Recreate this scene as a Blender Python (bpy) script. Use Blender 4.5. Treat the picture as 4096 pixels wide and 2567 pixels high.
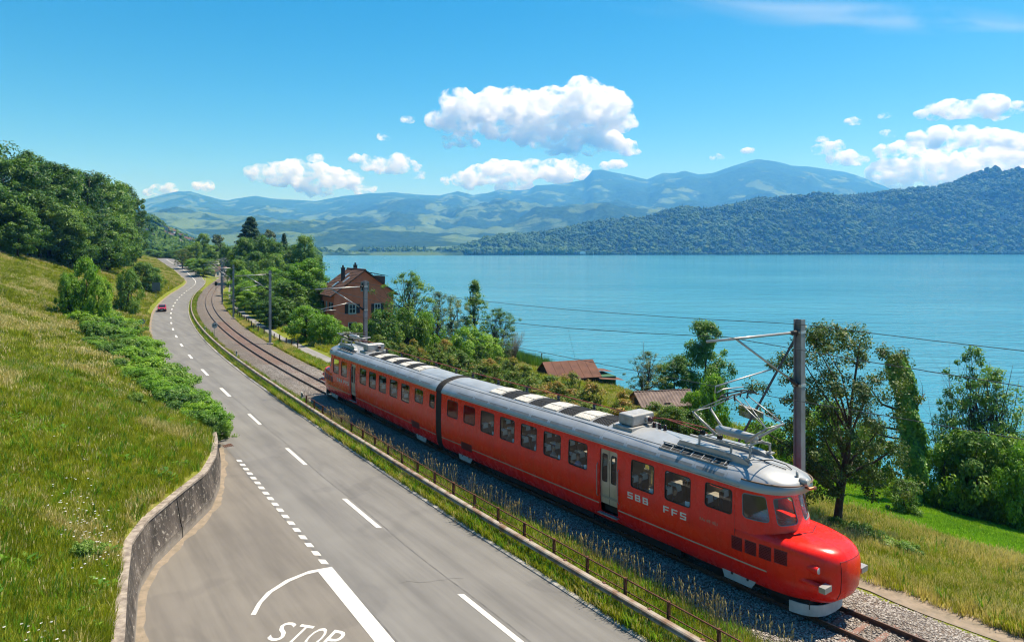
import bpy, bmesh, math, random
import numpy as np
from mathutils import Vector, Matrix
R_ = math.radians
for o in list(bpy.data.objects): bpy.data.objects.remove(o)
SC = bpy.context.scene
COL = SC.collection
# ------------------------------------------------------------------ camera, sky, sun, exposure
FPX, HORIZ, CX, CAMZ = 2750.0, 1000.0, 2048.0, 12.7        # focal length in photo pixels, horizon row, centre column, height over the road
cam_d = bpy.data.cameras.new('camera'); cam = bpy.data.objects.new('camera', cam_d); COL.objects.link(cam)
cam.location = (0, 0, CAMZ); cam.rotation_euler = (math.pi/2, 0, 0)
cam_d.sensor_width = 36; cam_d.lens = FPX/4096*36; cam_d.shift_y = -(2567/2-HORIZ)/4096
cam_d.clip_start = .5; cam_d.clip_end = 90000
SC.camera = cam
SUN_EL, SUN_AZ = R_(65), math.atan2(.90, .43)               # azimuth measured from +Y towards +X
sun_dir = Vector((math.sin(SUN_AZ)*math.cos(SUN_EL), math.cos(SUN_AZ)*math.cos(SUN_EL), math.sin(SUN_EL)))
wd = bpy.data.worlds.new('World'); SC.world = wd; wd.use_nodes = True
nt = wd.node_tree; bg = nt.nodes['Background']
sky = nt.nodes.new('ShaderNodeTexSky'); sky.sky_type = 'NISHITA'; sky.sun_disc = False
sky.sun_elevation = SUN_EL; sky.sun_rotation = SUN_AZ; sky.altitude = 400
sky.air_density = 1.0; sky.dust_density = .6; sky.ozone_density = 3.0
hs = nt.nodes.new('ShaderNodeHueSaturation'); hs.inputs['Saturation'].default_value = 1.5; hs.inputs['Hue'].default_value = .488
nt.links.new(sky.outputs[0], hs.inputs['Color']); nt.links.new(hs.outputs[0], bg.inputs[0])
bg.inputs[1].default_value = .076
sl = bpy.data.lights.new('sun', 'SUN'); sl.energy = 5.0; sl.angle = R_(.53); sl.color = (1, .93, .82)
sun = bpy.data.objects.new('sun', sl); COL.objects.link(sun); sun.location = (60, 40, 80)
sun.rotation_euler = sun_dir.to_track_quat('Z', 'Y').to_euler()
SC.view_settings.view_transform = 'Standard'; SC.view_settings.look = 'None'
SC.view_settings.exposure = .78; SC.view_settings.gamma = 1; SC.view_settings.use_curve_mapping = False
SC.cycles.max_bounces = 14; SC.cycles.diffuse_bounces = 2; SC.cycles.glossy_bounces = 3; SC.cycles.transmission_bounces = 4
SC.cycles.transparent_max_bounces = 10; SC.cycles.volume_bounces = 12
SC.cycles.sample_clamp_indirect = 4; SC.cycles.caustics_reflective = False; SC.cycles.caustics_refractive = False
SC.cycles.use_denoising = True; SC.cycles.volume_step_rate = .35; SC.cycles.filter_width = 1.15
rng = np.random.default_rng(7); random.seed(7)

# ------------------------------------------------------------------ helpers
def pix(u, v, z=0.0):                                       # photo pixel -> point on the level z
    Y = FPX*(CAMZ-z)/(v-HORIZ); return np.array([(u-CX)*Y/FPX, Y, z])
def unit(v): v = np.asarray(v, float); return v/np.linalg.norm(v)
def tag(o, label=None, cat=None, group=None, kind=None):
    if label: o['label'] = label
    if cat: o['category'] = cat
    if group: o['group'] = group
    if kind: o['kind'] = kind
    return o
def empty(name, loc, label=None, cat=None, group=None, rz=0, kind=None):
    o = bpy.data.objects.new(name, None); COL.objects.link(o); o.location = loc; o.rotation_euler = (0, 0, rz)
    o.empty_display_size = .2
    return tag(o, label, cat, group, kind)
def root_org(p):
    v = np.zeros(3)
    while p is not None: v += np.array(p.location); p = p.parent
    return v
def obj(name, mesh, parent=None):
    o = bpy.data.objects.new(name, mesh); COL.objects.link(o)
    if parent is not None: o.parent = parent
    return o
class MB:
    """collects faces; build() links them as one mesh object"""
    def __init__(s): s.v = []; s.f = []; s.m = []
    def add(s, vs, fs, m=0):
        b = len(s.v); s.v.extend([tuple(map(float, p)) for p in vs]); s.f.extend([tuple(b+i for i in f) for f in fs]); s.m.extend([m]*len(fs)); return s
    def quad(s, a, b, c, d, m=0): return s.add([a, b, c, d], [(0, 1, 2, 3)], m)
    def poly(s, pts, m=0): return s.add(pts, [tuple(range(len(pts)))], m)
    def box(s, lo, hi, m=0, fn=None):
        x0, y0, z0 = lo; x1, y1, z1 = hi
        vs = [(x0,y0,z0),(x1,y0,z0),(x1,y1,z0),(x0,y1,z0),(x0,y0,z1),(x1,y0,z1),(x1,y1,z1),(x0,y1,z1)]
        if fn: vs = [fn(*p) for p in vs]
        return s.add(vs, [(0,3,2,1),(4,5,6,7),(0,1,5,4),(1,2,6,5),(2,3,7,6),(3,0,4,7)], m)
    def bar(s, a, b, w, h=None, m=0, up=(0, 0, 1)):         # rectangular bar from a to b
        a = np.array(a, float); b = np.array(b, float); h = h or w; d = unit(b-a); u = np.array(up, float)
        if abs(d@u) > .95: u = np.array((1., 0, 0))
        r = unit(np.cross(d, u)); u = np.cross(r, d); vs = []
        for p in (a, b): vs += [p-r*w/2-u*h/2, p+r*w/2-u*h/2, p+r*w/2+u*h/2, p-r*w/2+u*h/2]
        return s.add(vs, [(0,1,2,3),(7,6,5,4),(0,4,5,1),(1,5,6,2),(2,6,7,3),(3,7,4,0)], m)
    def tube(s, path, r, n=8, m=0, caps=True):
        path = [np.array(p, float) for p in path]; k = len(path); rr = r if hasattr(r, '__len__') else [r]*k
        vs = []; ref = np.array((.13, .21, .97))
        for i, p in enumerate(path):
            d = unit(path[min(i+1, k-1)]-path[max(i-1, 0)])
            a = np.cross(d, ref); a = unit(a) if np.linalg.norm(a) > .1 else unit(np.cross(d, (1, 0, 0))); b = np.cross(d, a)
            for j in range(n):
                t = 2*math.pi*j/n; vs.append(p+rr[i]*(a*math.cos(t)+b*math.sin(t)))
        fs = [(i*n+j, i*n+(j+1) % n, (i+1)*n+(j+1) % n, (i+1)*n+j) for i in range(k-1) for j in range(n)]
        if caps: fs += [tuple(range(n))[::-1], tuple((k-1)*n+j for j in range(n))]
        return s.add(vs, fs, m)
    def lathe(s, prof, n=16, c=(0, 0, 0), axis='z', m=0):
        vs = []; k = len(prof)
        for r, h in prof:
            for j in range(n):
                t = 2*math.pi*j/n; x, y = r*math.cos(t), r*math.sin(t)
                p = {'z': (x, y, h), 'x': (h, x, y), 'y': (x, h, y)}[axis]; vs.append((c[0]+p[0], c[1]+p[1], c[2]+p[2]))
        fs = [(i*n+j, i*n+(j+1) % n, (i+1)*n+(j+1) % n, (i+1)*n+j) for i in range(k-1) for j in range(n)]
        return s.add(vs, fs+[tuple(range(n))[::-1], tuple((k-1)*n+j for j in range(n))], m)
    def grid(s, P, m=0, close=False):                        # P: rows x cols x 3
        P = np.asarray(P, float); r, c = P.shape[:2]; vs = P.reshape(-1, 3)
        fs = [(i*c+j, i*c+(j+1) % c, (i+1)*c+(j+1) % c, (i+1)*c+j) for i in range(r-1) for j in range(c if close else c-1)]
        return s.add(vs, fs, m)
    def sweep(s, path, prof, m=0, closed=True):               # profile (side, up) along a path lying nearly level; side>0 is to the right
        path = np.asarray(path, float); d = np.gradient(path, axis=0); d[:, 2] = 0; d /= np.linalg.norm(d, axis=1)[:, None]
        side = np.c_[d[:, 1], -d[:, 0], np.zeros(len(d))]; up = np.array((0, 0, 1.))
        P = np.array([[p+sd*a+up*b for a, b in prof] for p, sd in zip(path, side)])
        s.grid(P, m, close=closed)
        if closed: k = len(prof); s.poly(P[0][::-1], m); s.poly(P[-1], m)
        return s
    def mesh(s, name, mats, smooth=False, org=(0, 0, 0)):
        me = bpy.data.meshes.new(name); o = np.array(org)
        me.from_pydata([tuple(np.array(p)-o) for p in s.v], [], s.f)
        for mm in (mats if isinstance(mats, (list, tuple)) else [mats]): me.materials.append(mm)
        me.polygons.foreach_set('material_index', s.m)
        if smooth: me.polygons.foreach_set('use_smooth', [True]*len(s.f))
        me.update(); return me
    def build(s, name, mats, parent=None, smooth=False, fix=False, ang=None):
        me = s.mesh(name, mats, smooth or ang is not None, root_org(parent))
        if fix or ang is not None:
            bm = bmesh.new(); bm.from_mesh(me); bmesh.ops.remove_doubles(bm, verts=bm.verts, dist=1e-4); bmesh.ops.recalc_face_normals(bm, faces=bm.faces); bm.to_mesh(me); bm.free()
        if ang is not None:
            me.set_sharp_from_angle(angle=R_(ang))
        return obj(name, me, parent)
def copy_tree(o, parent=None):
    c = o.copy(); COL.objects.link(c)
    if parent is not None: c.parent = parent
    for ch in o.children: copy_tree(ch, c)
    return c
def np_mesh(name, V, F, mat, attrs=None, smooth=False):       # V Nx3, F Mx4 or Mx3 numpy -> mesh
    me = bpy.data.meshes.new(name); k = F.shape[1]
    me.vertices.add(len(V)); me.vertices.foreach_set('co', np.ascontiguousarray(V, np.float32).ravel())
    me.loops.add(F.size); me.loops.foreach_set('vertex_index', np.ascontiguousarray(F, np.int32).ravel())
    me.polygons.add(len(F)); me.polygons.foreach_set('loop_start', np.arange(0, F.size, k, dtype=np.int32))
    if smooth: me.polygons.foreach_set('use_smooth', np.ones(len(F), bool))
    for nm, a in (attrs or {}).items():
        at = me.attributes.new(nm, 'FLOAT', 'POINT'); at.data.foreach_set('value', np.ascontiguousarray(a, np.float32))
    me.update(calc_edges=True); me.validate()
    for mm in (mat if isinstance(mat, (list, tuple)) else [mat]): me.materials.append(mm)
    return me
# value noise on numpy arrays
_tab = np.random.default_rng(3).random((256, 256))
def vnoise(x, y):
    x = np.asarray(x, float); y = np.asarray(y, float); xi = np.floor(x).astype(int); yi = np.floor(y).astype(int); fx = x-xi; fy = y-yi
    fx = fx*fx*(3-2*fx); fy = fy*fy*(3-2*fy); g = lambda a, b: _tab[a & 255, b & 255]
    return (g(xi, yi)*(1-fx)+g(xi+1, yi)*fx)*(1-fy)+(g(xi, yi+1)*(1-fx)+g(xi+1, yi+1)*fx)*fy
def fbm(x, y, oct=5, gain=.5):
    a = 1; s = 0; n = 0
    for i in range(oct): s = s+a*vnoise(x*2**i+17.3*i, y*2**i+5.1*i); n += a; a *= gain
    return s/n
# ------------------------------------------------------------------ materials
def lk(t, a, b): t.links.new(a, b)
def new_mat(name):
    m = bpy.data.materials.new(name); m.use_nodes = True; t = m.node_tree; return m, t, t.nodes['Principled BSDF']
def ramp(t, fac, stops):
    r = t.nodes.new('ShaderNodeValToRGB'); e = r.color_ramp.elements
    while len(e) < len(stops): e.new(.5)
    for i, (p, c) in enumerate(stops): e[i].position = p; e[i].color = (*c, 1) if len(c) == 3 else c
    lk(t, fac, r.inputs[0]); return r.outputs[0]
def noise(t, scale, detail=4, vec=None, rough=.55, dist=0):
    n = t.nodes.new('ShaderNodeTexNoise'); n.inputs['Scale'].default_value = scale; n.inputs['Detail'].default_value = detail; n.inputs['Roughness'].default_value = rough; n.inputs['Distortion'].default_value = dist
    if vec is not None: lk(t, vec, n.inputs['Vector'])
    return n.outputs[0]
def wpos(t, scale=None):
    g = t.nodes.new('ShaderNodeNewGeometry').outputs['Position']
    if scale is None: return g
    m = t.nodes.new('ShaderNodeVectorMath'); m.operation = 'MULTIPLY'; m.inputs[1].default_value = scale; lk(t, g, m.inputs[0]); return m.outputs[0]
def mixc(t, fac, a, b, mode='MIX'):
    m = t.nodes.new('ShaderNodeMix'); m.data_type = 'RGBA'; m.blend_type = mode
    for i, x in ((0, fac), (6, a), (7, b)):
        if hasattr(x, 'is_output'): lk(t, x, m.inputs[i])
        elif isinstance(x, (int, float)): m.inputs[i].default_value = x
        else: m.inputs[i].default_value = (*x, 1)
    return m.outputs[2]
def mth(t, op, a, b=0.0, c=None):
    m = t.nodes.new('ShaderNodeMath'); m.operation = op
    for i, x in enumerate((a, b) if c is None else (a, b, c)):
        if hasattr(x, 'is_output'): lk(t, x, m.inputs[i])
        else: m.inputs[i].default_value = x
    return m.outputs[0]
def bump(t, p, h, strength=.3, dist=.05):
    b = t.nodes.new('ShaderNodeBump'); b.inputs['Strength'].default_value = strength; b.inputs['Distance'].default_value = dist; lk(t, h, b.inputs['Height']); lk(t, b.outputs[0], p.inputs['Normal'])
def mat(name, c, rough=.6, metal=0., c2=None, scale=3., bmp=0., bscale=None, spec=.5, coat=0., stretch=None, lo=.35, hi=.65, bdist=.02):
    m, t, p = new_mat(name); p.inputs['Roughness'].default_value = rough; p.inputs['Metallic'].default_value = metal
    p.inputs['Specular IOR Level'].default_value = spec; p.inputs['Coat Weight'].default_value = coat; p.inputs['Coat Roughness'].default_value = .04
    if c2 is None: c2 = tuple(x*.8 for x in c)
    v = wpos(t, stretch)
    lk(t, ramp(t, noise(t, scale, 5, v), [(lo, c2), (hi, c)]), p.inputs['Base Color'])
    if bmp: bump(t, p, noise(t, bscale or scale*4, 4, v), bmp, bdist)
    return m
def leaf_mat(name, cols, trans=.35, scale=.25, gloss=.35):
    """foliage: colour varies leaf by leaf and in broad patches"""
    m, t, p = new_mat(name); t.nodes.remove(p); out = t.nodes['Material Output']
    a = t.nodes.new('ShaderNodeAttribute'); a.attribute_name = 'var'
    oi = t.nodes.new('ShaderNodeObjectInfo')
    f = mth(t, 'ADD', mth(t, 'MULTIPLY', a.outputs['Fac'], .55), mth(t, 'MULTIPLY', noise(t, scale, 2, wpos(t)), .6))
    f = mth(t, 'ADD', f, mth(t, 'MULTIPLY_ADD', oi.outputs['Random'], .34, -.2))
    n = len(cols); col = ramp(t, f, [(.15+.7*i/(n-1), c) for i, c in enumerate(cols)])
    d = t.nodes.new('ShaderNodeBsdfPrincipled'); lk(t, col, d.inputs['Base Color']); d.inputs['Roughness'].default_value = .5; d.inputs['Specular IOR Level'].default_value = gloss
    tr = t.nodes.new('ShaderNodeBsdfTranslucent'); lk(t, mixc(t, 1., col, (1.25, 1.35, .5), 'MULTIPLY'), tr.inputs[0])
    mx = t.nodes.new('ShaderNodeMixShader'); mx.inputs[0].default_value = trans; lk(t, d.outputs[0], mx.inputs[1]); lk(t, tr.outputs[0], mx.inputs[2]); lk(t, mx.outputs[0], out.inputs[0])
    return m
def glass_mat(name, tint=(.75, .8, .78), refl=1.0):
    m, t, p = new_mat(name); t.nodes.remove(p); out = t.nodes['Material Output']
    tr = t.nodes.new('ShaderNodeBsdfTransparent'); tr.inputs[0].default_value = (*tint, 1)
    gl = t.nodes.new('ShaderNodeBsdfGlossy'); gl.inputs['Roughness'].default_value = .02; gl.inputs[0].default_value = (refl, refl, refl, 1)
    lw = t.nodes.new('ShaderNodeLayerWeight'); f = mth(t, 'MULTIPLY_ADD', mth(t, 'POWER', lw.outputs['Facing'], 4.), .85, .035)
    mx = t.nodes.new('ShaderNodeMixShader'); lk(t, f, mx.inputs[0]); lk(t, tr.outputs[0], mx.inputs[1]); lk(t, gl.outputs[0], mx.inputs[2]); lk(t, mx.outputs[0], out.inputs[0])
    return m
# ------------------------------------------------------------------ the lie of the land: (Y, t) = distance ahead, offset from the track centre (t > 0 towards the lake)
ZR = .40                                                     # rail head level, road = 0
LAKE = -6.5
_TC = [-2.25243785e-06, 1.82085270e-03, -8.62195449e-01, 3.00299005e+01]
_dTC = np.polyder(_TC)
def tslope(Y): return np.polyval(_dTC, np.clip(Y, 18, 260))
def Xt(Y):
    Y = np.asarray(Y, float); Yc = np.clip(Y, 18, 260); return np.polyval(_TC, Yc)+(Y-Yc)*np.polyval(_dTC, Yc)
def q(Y): return np.sqrt(1+tslope(Y)**2)
def tp(Y, t, z=0.0): return np.array([float(Xt(Y)+t*q(Y)), float(Y), float(z)])
def t_of(x, y): return (x-Xt(y))/q(y)
_far = [(-139, 298, 1.3), (-152, 320, 2.9), (-170, 347, 5.2), (-190, 378, 7.5), (-215, 420, 7.7), (-238, 455, 6.5)]
_cY = [-30, 10, 22, 27, 35, 42, 52, 62, 75, 220, 242, 257, 269, 282]; _cT = [-11., -9.6, -9.0, -8.75, -8.4, -8.05, -7.7, -7.5, -7.42, -7.42, -7.7, -8.4, -9.2, -10.4]
_cY += [f[1] for f in _far]; _cT += [float(t_of(f[0], f[1])) for f in _far]
def rc(Y): return np.interp(Y, _cY, _cT)                     # road centre
def zroad(Y): return np.interp(Y, [0, 270, 284, 298, 320, 347, 378, 420, 455], [0, 0, .25, 1.3, 2.9, 5.2, 7.5, 7.7, 6.5])
def hwid(Y): return np.interp(Y, [270, 300, 360], [3.15, 3.9, 4.3])   # half width measured along the row
_wall_px = [(543, 2565), (557, 2368), (621, 2262), (734, 2149), (847, 2036), (882, 1952), (886, 1867), (875, 1796)]
_wall = np.array([(-6.3, 9), (-9.0, 15), (-10.55, 19.2)]+[tuple(pix(*p)[:2]) for p in _wall_px]+[(-21.9, 48.5)])
def xwall(Y): return np.interp(Y, _wall[:, 1], _wall[:, 0])
def lb(Y):                                                   # left edge of the asphalt (t)
    road = rc(Y)-hwid(Y)
    return np.where(Y < 46, np.minimum(t_of(xwall(Y), Y), road-.3), road-.35)
def rb(Y): return rc(Y)+hwid(Y)
def hwall(Y): return np.interp(Y, [31, 37, 44, 48, 52, 260, 300], [1.75, 1.6, 1.15, .55, .25, .25, .1])
def ts(Y): return np.interp(Y, [-30, 0, 25, 48, 70, 95, 119, 250, 500], [36, 34, 34, 35, 41, 46, 46, 50, 55])
def hill(r, Y, x, y):
    k = np.interp(Y, [0, 60, 240, 330], [.40, .40, .36, .22])
    h = np.where(r < 34, k*r, k*34+(r-34)*.12)
    return h+np.clip(r/6, 0, 1)*(fbm(x*.09, y*.09, 4)-.5)*1.5
def right_z(t, Y):
    T = ts(Y); f = (t-8)/(T-8); near = np.interp(Y, [30, 75], [1, 0])
    z = np.where(t < 8, -.02, np.interp(f, [0, .35, .8, 1, 1.3], [-.02, -1.8, -4.9, LAKE-.05, LAKE-3]))
    return z-near*.6*np.clip((t-4.8)/3.4, 0, 1)*np.clip((.9-f)/.5, 0, 1)
def zg(x, y):                                                # ground height at a world point
    x = np.asarray(x, float); y = np.asarray(y, float); t = t_of(x, y); l = lb(y); r = l-t
    zl = zroad(y)+hwall(y)+hill(np.clip(r, 0, None), y, x, y)
    zm = np.interp(t, [-3.0, 3.0], [.0, .0])+np.where(t < -3, zroad(y)*np.clip((-3-t)/np.maximum(-3-rb(y), .5), 0, 1), 0)
    zr_ = right_z(np.maximum(t, 3), y)+np.clip((t-8)/6, 0, 1)*(fbm(x*.13, y*.13, 3)-.5)*.5
    return np.where(r > 0, zl, np.where(t > 3, zr_, zm))
# ------------------------------------------------------------------ setting materials
def grass_ground(name, cols, s=.35):
    m, t, p = new_mat(name); v = wpos(t); f = mth(t, 'ADD', mth(t, 'MULTIPLY', noise(t, s, 6, v, .65), .75), mth(t, 'MULTIPLY', noise(t, s*14, 3, v), .3))
    n = len(cols); lk(t, ramp(t, f, [(.3+.42*i/(n-1), c) for i, c in enumerate(cols)]), p.inputs['Base Color']); p.inputs['Roughness'].default_value = .9; p.inputs['Specular IOR Level'].default_value = .1
    bump(t, p, noise(t, 9, 5, v), .9, .15); return m
M_GROUND = grass_ground('meadow_ground', [(.07, .09, .014), (.13, .165, .018), (.19, .21, .03), (.26, .22, .08)])
def asphalt(name, c, seams=True):
    m, t, p = new_mat(name); v = wpos(t)
    base = ramp(t, noise(t, .35, 5, v, .6), [(.3, tuple(x*.92 for x in c)), (.7, tuple(x*1.06 for x in c))])
    mp = t.nodes.new('ShaderNodeMapping'); mp.vector_type = 'TEXTURE'; mp.inputs['Rotation'].default_value = (0, 0, R_(35.5)); mp.inputs['Scale'].default_value = (1., 16, 1); lk(t, v, mp.inputs[0])
    lane = noise(t, 1.3, 4, mp.outputs[0], .6)                   # long wear marks in the driving direction
    base = mixc(t, .5, base, ramp(t, lane, [(.34, (.62, .61, .62)), (.6, (1.14, 1.13, 1.1))]), 'MULTIPLY')
    base = mixc(t, .55, base, ramp(t, noise(t, 60, 2, v), [(.35, (.72, .72, .72)), (.65, (1.25, 1.25, 1.25))]), 'MULTIPLY')
    patch = ramp(t, noise(t, .16, 3, v, .5, 1.2), [(.60, (1, 1, 1)), (.63, (.84, .84, .86))])
    base = mixc(t, .6, base, patch, 'MULTIPLY')
    lk(t, base, p.inputs['Base Color']); p.inputs['Roughness'].default_value = .85; p.inputs['Specular IOR Level'].default_value = .25
    bump(t, p, noise(t, 90, 2, v), .35, .01); return m
M_ROAD = asphalt('road_asphalt', (.170, .166, .160)); M_APRON = asphalt('side_road_asphalt', (.172, .158, .141))
M_PAINT = mat('road_paint', (.62, .60, .56), .7, c2=(.27, .26, .245), scale=14, lo=.30, hi=.42)
M_CONC = mat('weathered_concrete', (.36, .32, .27), .85, c2=(.17, .15, .13), scale=1.3, bmp=.4, bscale=14)
def wall_concrete():
    m, t, p = new_mat('stained_wall_concrete'); v = wpos(t, (1, 1, .35))
    a = ramp(t, noise(t, 1.1, 7, v, .65), [(.40, (.025, .021, .018)), (.55, (.07, .058, .05)), (.72, (.20, .17, .145))])
    a = mixc(t, ramp(t, noise(t, 5, 5, wpos(t), .7), [(.57, (0, 0, 0)), (.66, (.9, .9, .9))]), a, (.34, .31, .27))
    g = t.nodes.new('ShaderNodeSeparateXYZ'); lk(t, wpos(t), g.inputs[0])
    low = mth(t, 'ADD', g.outputs[2], mth(t, 'MULTIPLY', noise(t, 1.5, 4, wpos(t)), .8))
    a = mixc(t, ramp(t, low, [(.55, (.75, .75, .75)), (.95, (0, 0, 0))]), a, (.30, .27, .235))
    lk(t, a, p.inputs['Base Color']); p.inputs['Roughness'].default_value = .9; bump(t, p, noise(t, 11, 5, wpos(t)), .6, .03); return m
M_WALL = wall_concrete()
M_COPE = mat('wall_coping', (.36, .31, .26), .9, c2=(.16, .13, .11), scale=4, bmp=.5, bscale=20)
M_DIRT = mat('dry_dirt', (.27, .215, .16), .95, c2=(.18, .15, .11), scale=2.5, bmp=.6, bscale=20)
M_STEEL = mat('galvanised_steel', (.42, .43, .44), .45, .55, c2=(.30, .30, .30), scale=2)
M_BEAM = mat('guard_rail_steel', (.34, .30, .25), .65, .1, c2=(.20, .12, .075), scale=1.6, lo=.38, hi=.58)
M_RUST = mat('rusty_steel', (.16, .06, .035), .8, .2, c2=(.07, .03, .02), scale=12)
M_RAIL = mat('rail_rust', (.15, .075, .045), .7, .3, c2=(.08, .04, .028), scale=8)
M_RAILTOP = mat('rail_head', (.42, .27, .2), .35, .8, c2=(.30, .17, .11), scale=8)
M_SLEEPER = mat('sleeper_steel', (.24, .13, .10), .8, .1, c2=(.15, .085, .065), scale=6)
def ballast_mat():
    m, t, p = new_mat('ballast_stone'); v = wpos(t)
    vo = t.nodes.new('ShaderNodeTexVoronoi'); vo.inputs['Scale'].default_value = 14; lk(t, v, vo.inputs['Vector'])
    sp = t.nodes.new('ShaderNodeSeparateColor'); lk(t, vo.outputs['Color'], sp.inputs[0])
    c = ramp(t, sp.outputs[0], [(.0, (.17, .145, .125)), (.45, (.34, .29, .25)), (.8, (.48, .42, .37)), (1, (.62, .56, .5))])
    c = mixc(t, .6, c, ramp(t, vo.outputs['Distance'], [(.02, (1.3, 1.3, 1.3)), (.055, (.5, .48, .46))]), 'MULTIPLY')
    c = mixc(t, ramp(t, noise(t, .5, 4, v), [(.4, (0, 0, 0)), (.65, (.55, .55, .55))]), c, (.24, .175, .13))
    lk(t, c, p.inputs['Base Color']); p.inputs['Roughness'].default_value = .9
    inv = mth(t, 'SUBTRACT', .07, vo.outputs['Distance']); bump(t, p, inv, .7, .8); return m
M_BALLAST = ballast_mat()
M_STONE = leaf_mat('ballast_pieces', [(.10, .085, .075), (.20, .175, .155), (.30, .27, .24), (.44, .40, .36)], trans=0, gloss=.3)
# ------------------------------------------------------------------ ground sheet
def build_ground():
    Ys = np.concatenate([np.arange(-30, 15, 3), np.arange(15, 60, .75), np.arange(60, 130, 1.25), np.arange(130, 300, 2.5), np.arange(300, 470, 5)])
    left = np.array([260, 210, 170, 140, 115, 95, 80, 68, 58, 50, 43, 38, 34, 30, 26.5, 23.5, 21, 18.5, 16.5, 14.5, 13, 11.5, 10, 8.8, 7.6, 6.5, 5.5, 4.6, 3.8, 3.0, 2.3, 1.7, 1.2, .8, .45])
    rows = []
    for Y in Ys:
        l, r_ = float(lb(Y)), float(rb(Y)); T = float(ts(Y)); row = []; z0 = float(zroad(Y))
        for d in left: p = tp(Y, l-d); p[2] = float(zg(p[0], Y)); row.append(p)
        row.append(tp(Y, l-.2, z0+float(hwall(Y)) if Y > 48 else z0-.1)); row.append(tp(Y, l, z0-.06)); row.append(tp(Y, (l+r_)/2, z0-.15)); row.append(tp(Y, r_+.05, z0-.06))
        g = -3.0-r_
        for f in (.12, .3, .55, .8, 1.0): row.append(tp(Y, r_+g*f, z0*(1-f)+.05*math.sin(f*3.1)))
        row.append(tp(Y, -1.5, -.1)); row.append(tp(Y, 1.5, -.1))
        for t in [3.0, 3.5, 4.1, 4.8, 5.5, 6.3, 7.2, 8.2, 9.4, 10.6, 12, 13.5, 15, 16.5, 18, 20, 22, 24, 26]+list(np.linspace(28, T+4, 16))+[T+12, T+25, T+60]:
            p = tp(Y, t); p[2] = float(zg(p[0], Y)); row.append(p)
        rows.append(row)
    P = np.array(rows); r, c = P.shape[:2]
    idx = np.arange(r*c).reshape(r, c); F = np.stack([idx[:-1, :-1], idx[:-1, 1:], idx[1:, 1:], idx[1:, :-1]], -1).reshape(-1, 4)
    tag(obj('ground', np_mesh('ground', P.reshape(-1, 3), F, M_GROUND, smooth=True)), kind='structure')
build_ground()
# ------------------------------------------------------------------ lake
def lake_mat():
    m, t, p = new_mat('lake_water'); v = wpos(t)
    c = ramp(t, noise(t, .006, 6, wpos(t, (.3, 1, 1)), .65), [(.38, (.04, .215, .30)), (.65, (.085, .30, .385))])
    lk(t, c, p.inputs['Base Color']); p.inputs['Roughness'].default_value = .1; p.inputs['IOR'].default_value = 1.33; p.inputs['Specular IOR Level'].default_value = .5
    h = mth(t, 'ADD', mth(t, 'MULTIPLY', noise(t, 1.1, 4, wpos(t, (.5, 1, 1)), .6), .5), mth(t, 'MULTIPLY', noise(t, .34, 4, wpos(t, (.42, 1, 1))), 1.6))
    h = mth(t, 'ADD', h, mth(t, 'MULTIPLY', noise(t, .05, 4, wpos(t, (.35, 1, 1))), 4.5))
    bump(t, p, h, .8, .55); return m
lm = MB(); lm.quad((-2500, -120, LAKE), (9000, -120, LAKE), (9000, 4600, LAKE), (-2500, 4600, LAKE))
tag(lm.build('lake_water', lake_mat()), kind='structure')
# ------------------------------------------------------------------ far land: silhouettes read from the photo in pixels, raised at their own distances
UA = [-2500, -900, 0, 300, 574, 640, 709, 761, 813, 860, 909, 960, 1022, 1090, 1161, 1266, 1370, 1483, 1562, 1718, 1762, 1832, 1892, 1950, 1997, 2060, 2119, 2145, 2200, 2275, 2336, 2371, 2406, 2502, 2550, 2589, 2653, 2700, 2737, 2794, 2850, 2927, 2975, 3025, 3060, 3103, 3166, 3229, 3286, 3377, 3454, 3560, 3800, 4200, 5200, 6800]
VA = [720, 800, 790, 815, 802, 785, 769, 768, 785, 797, 805, 797, 787, 797, 801, 807, 787, 776, 772, 783, 783, 765, 781, 773, 759, 764, 757, 741, 740, 733, 720, 681, 679, 698, 708, 719, 694, 696, 687, 699, 694, 669, 655, 641, 643, 648, 664, 666, 677, 687, 712, 755, 850, 880, 900, 880]
def z_at(v, Y): return CAMZ+(HORIZ-v)*Y/FPX
DA = 12000.
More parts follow.
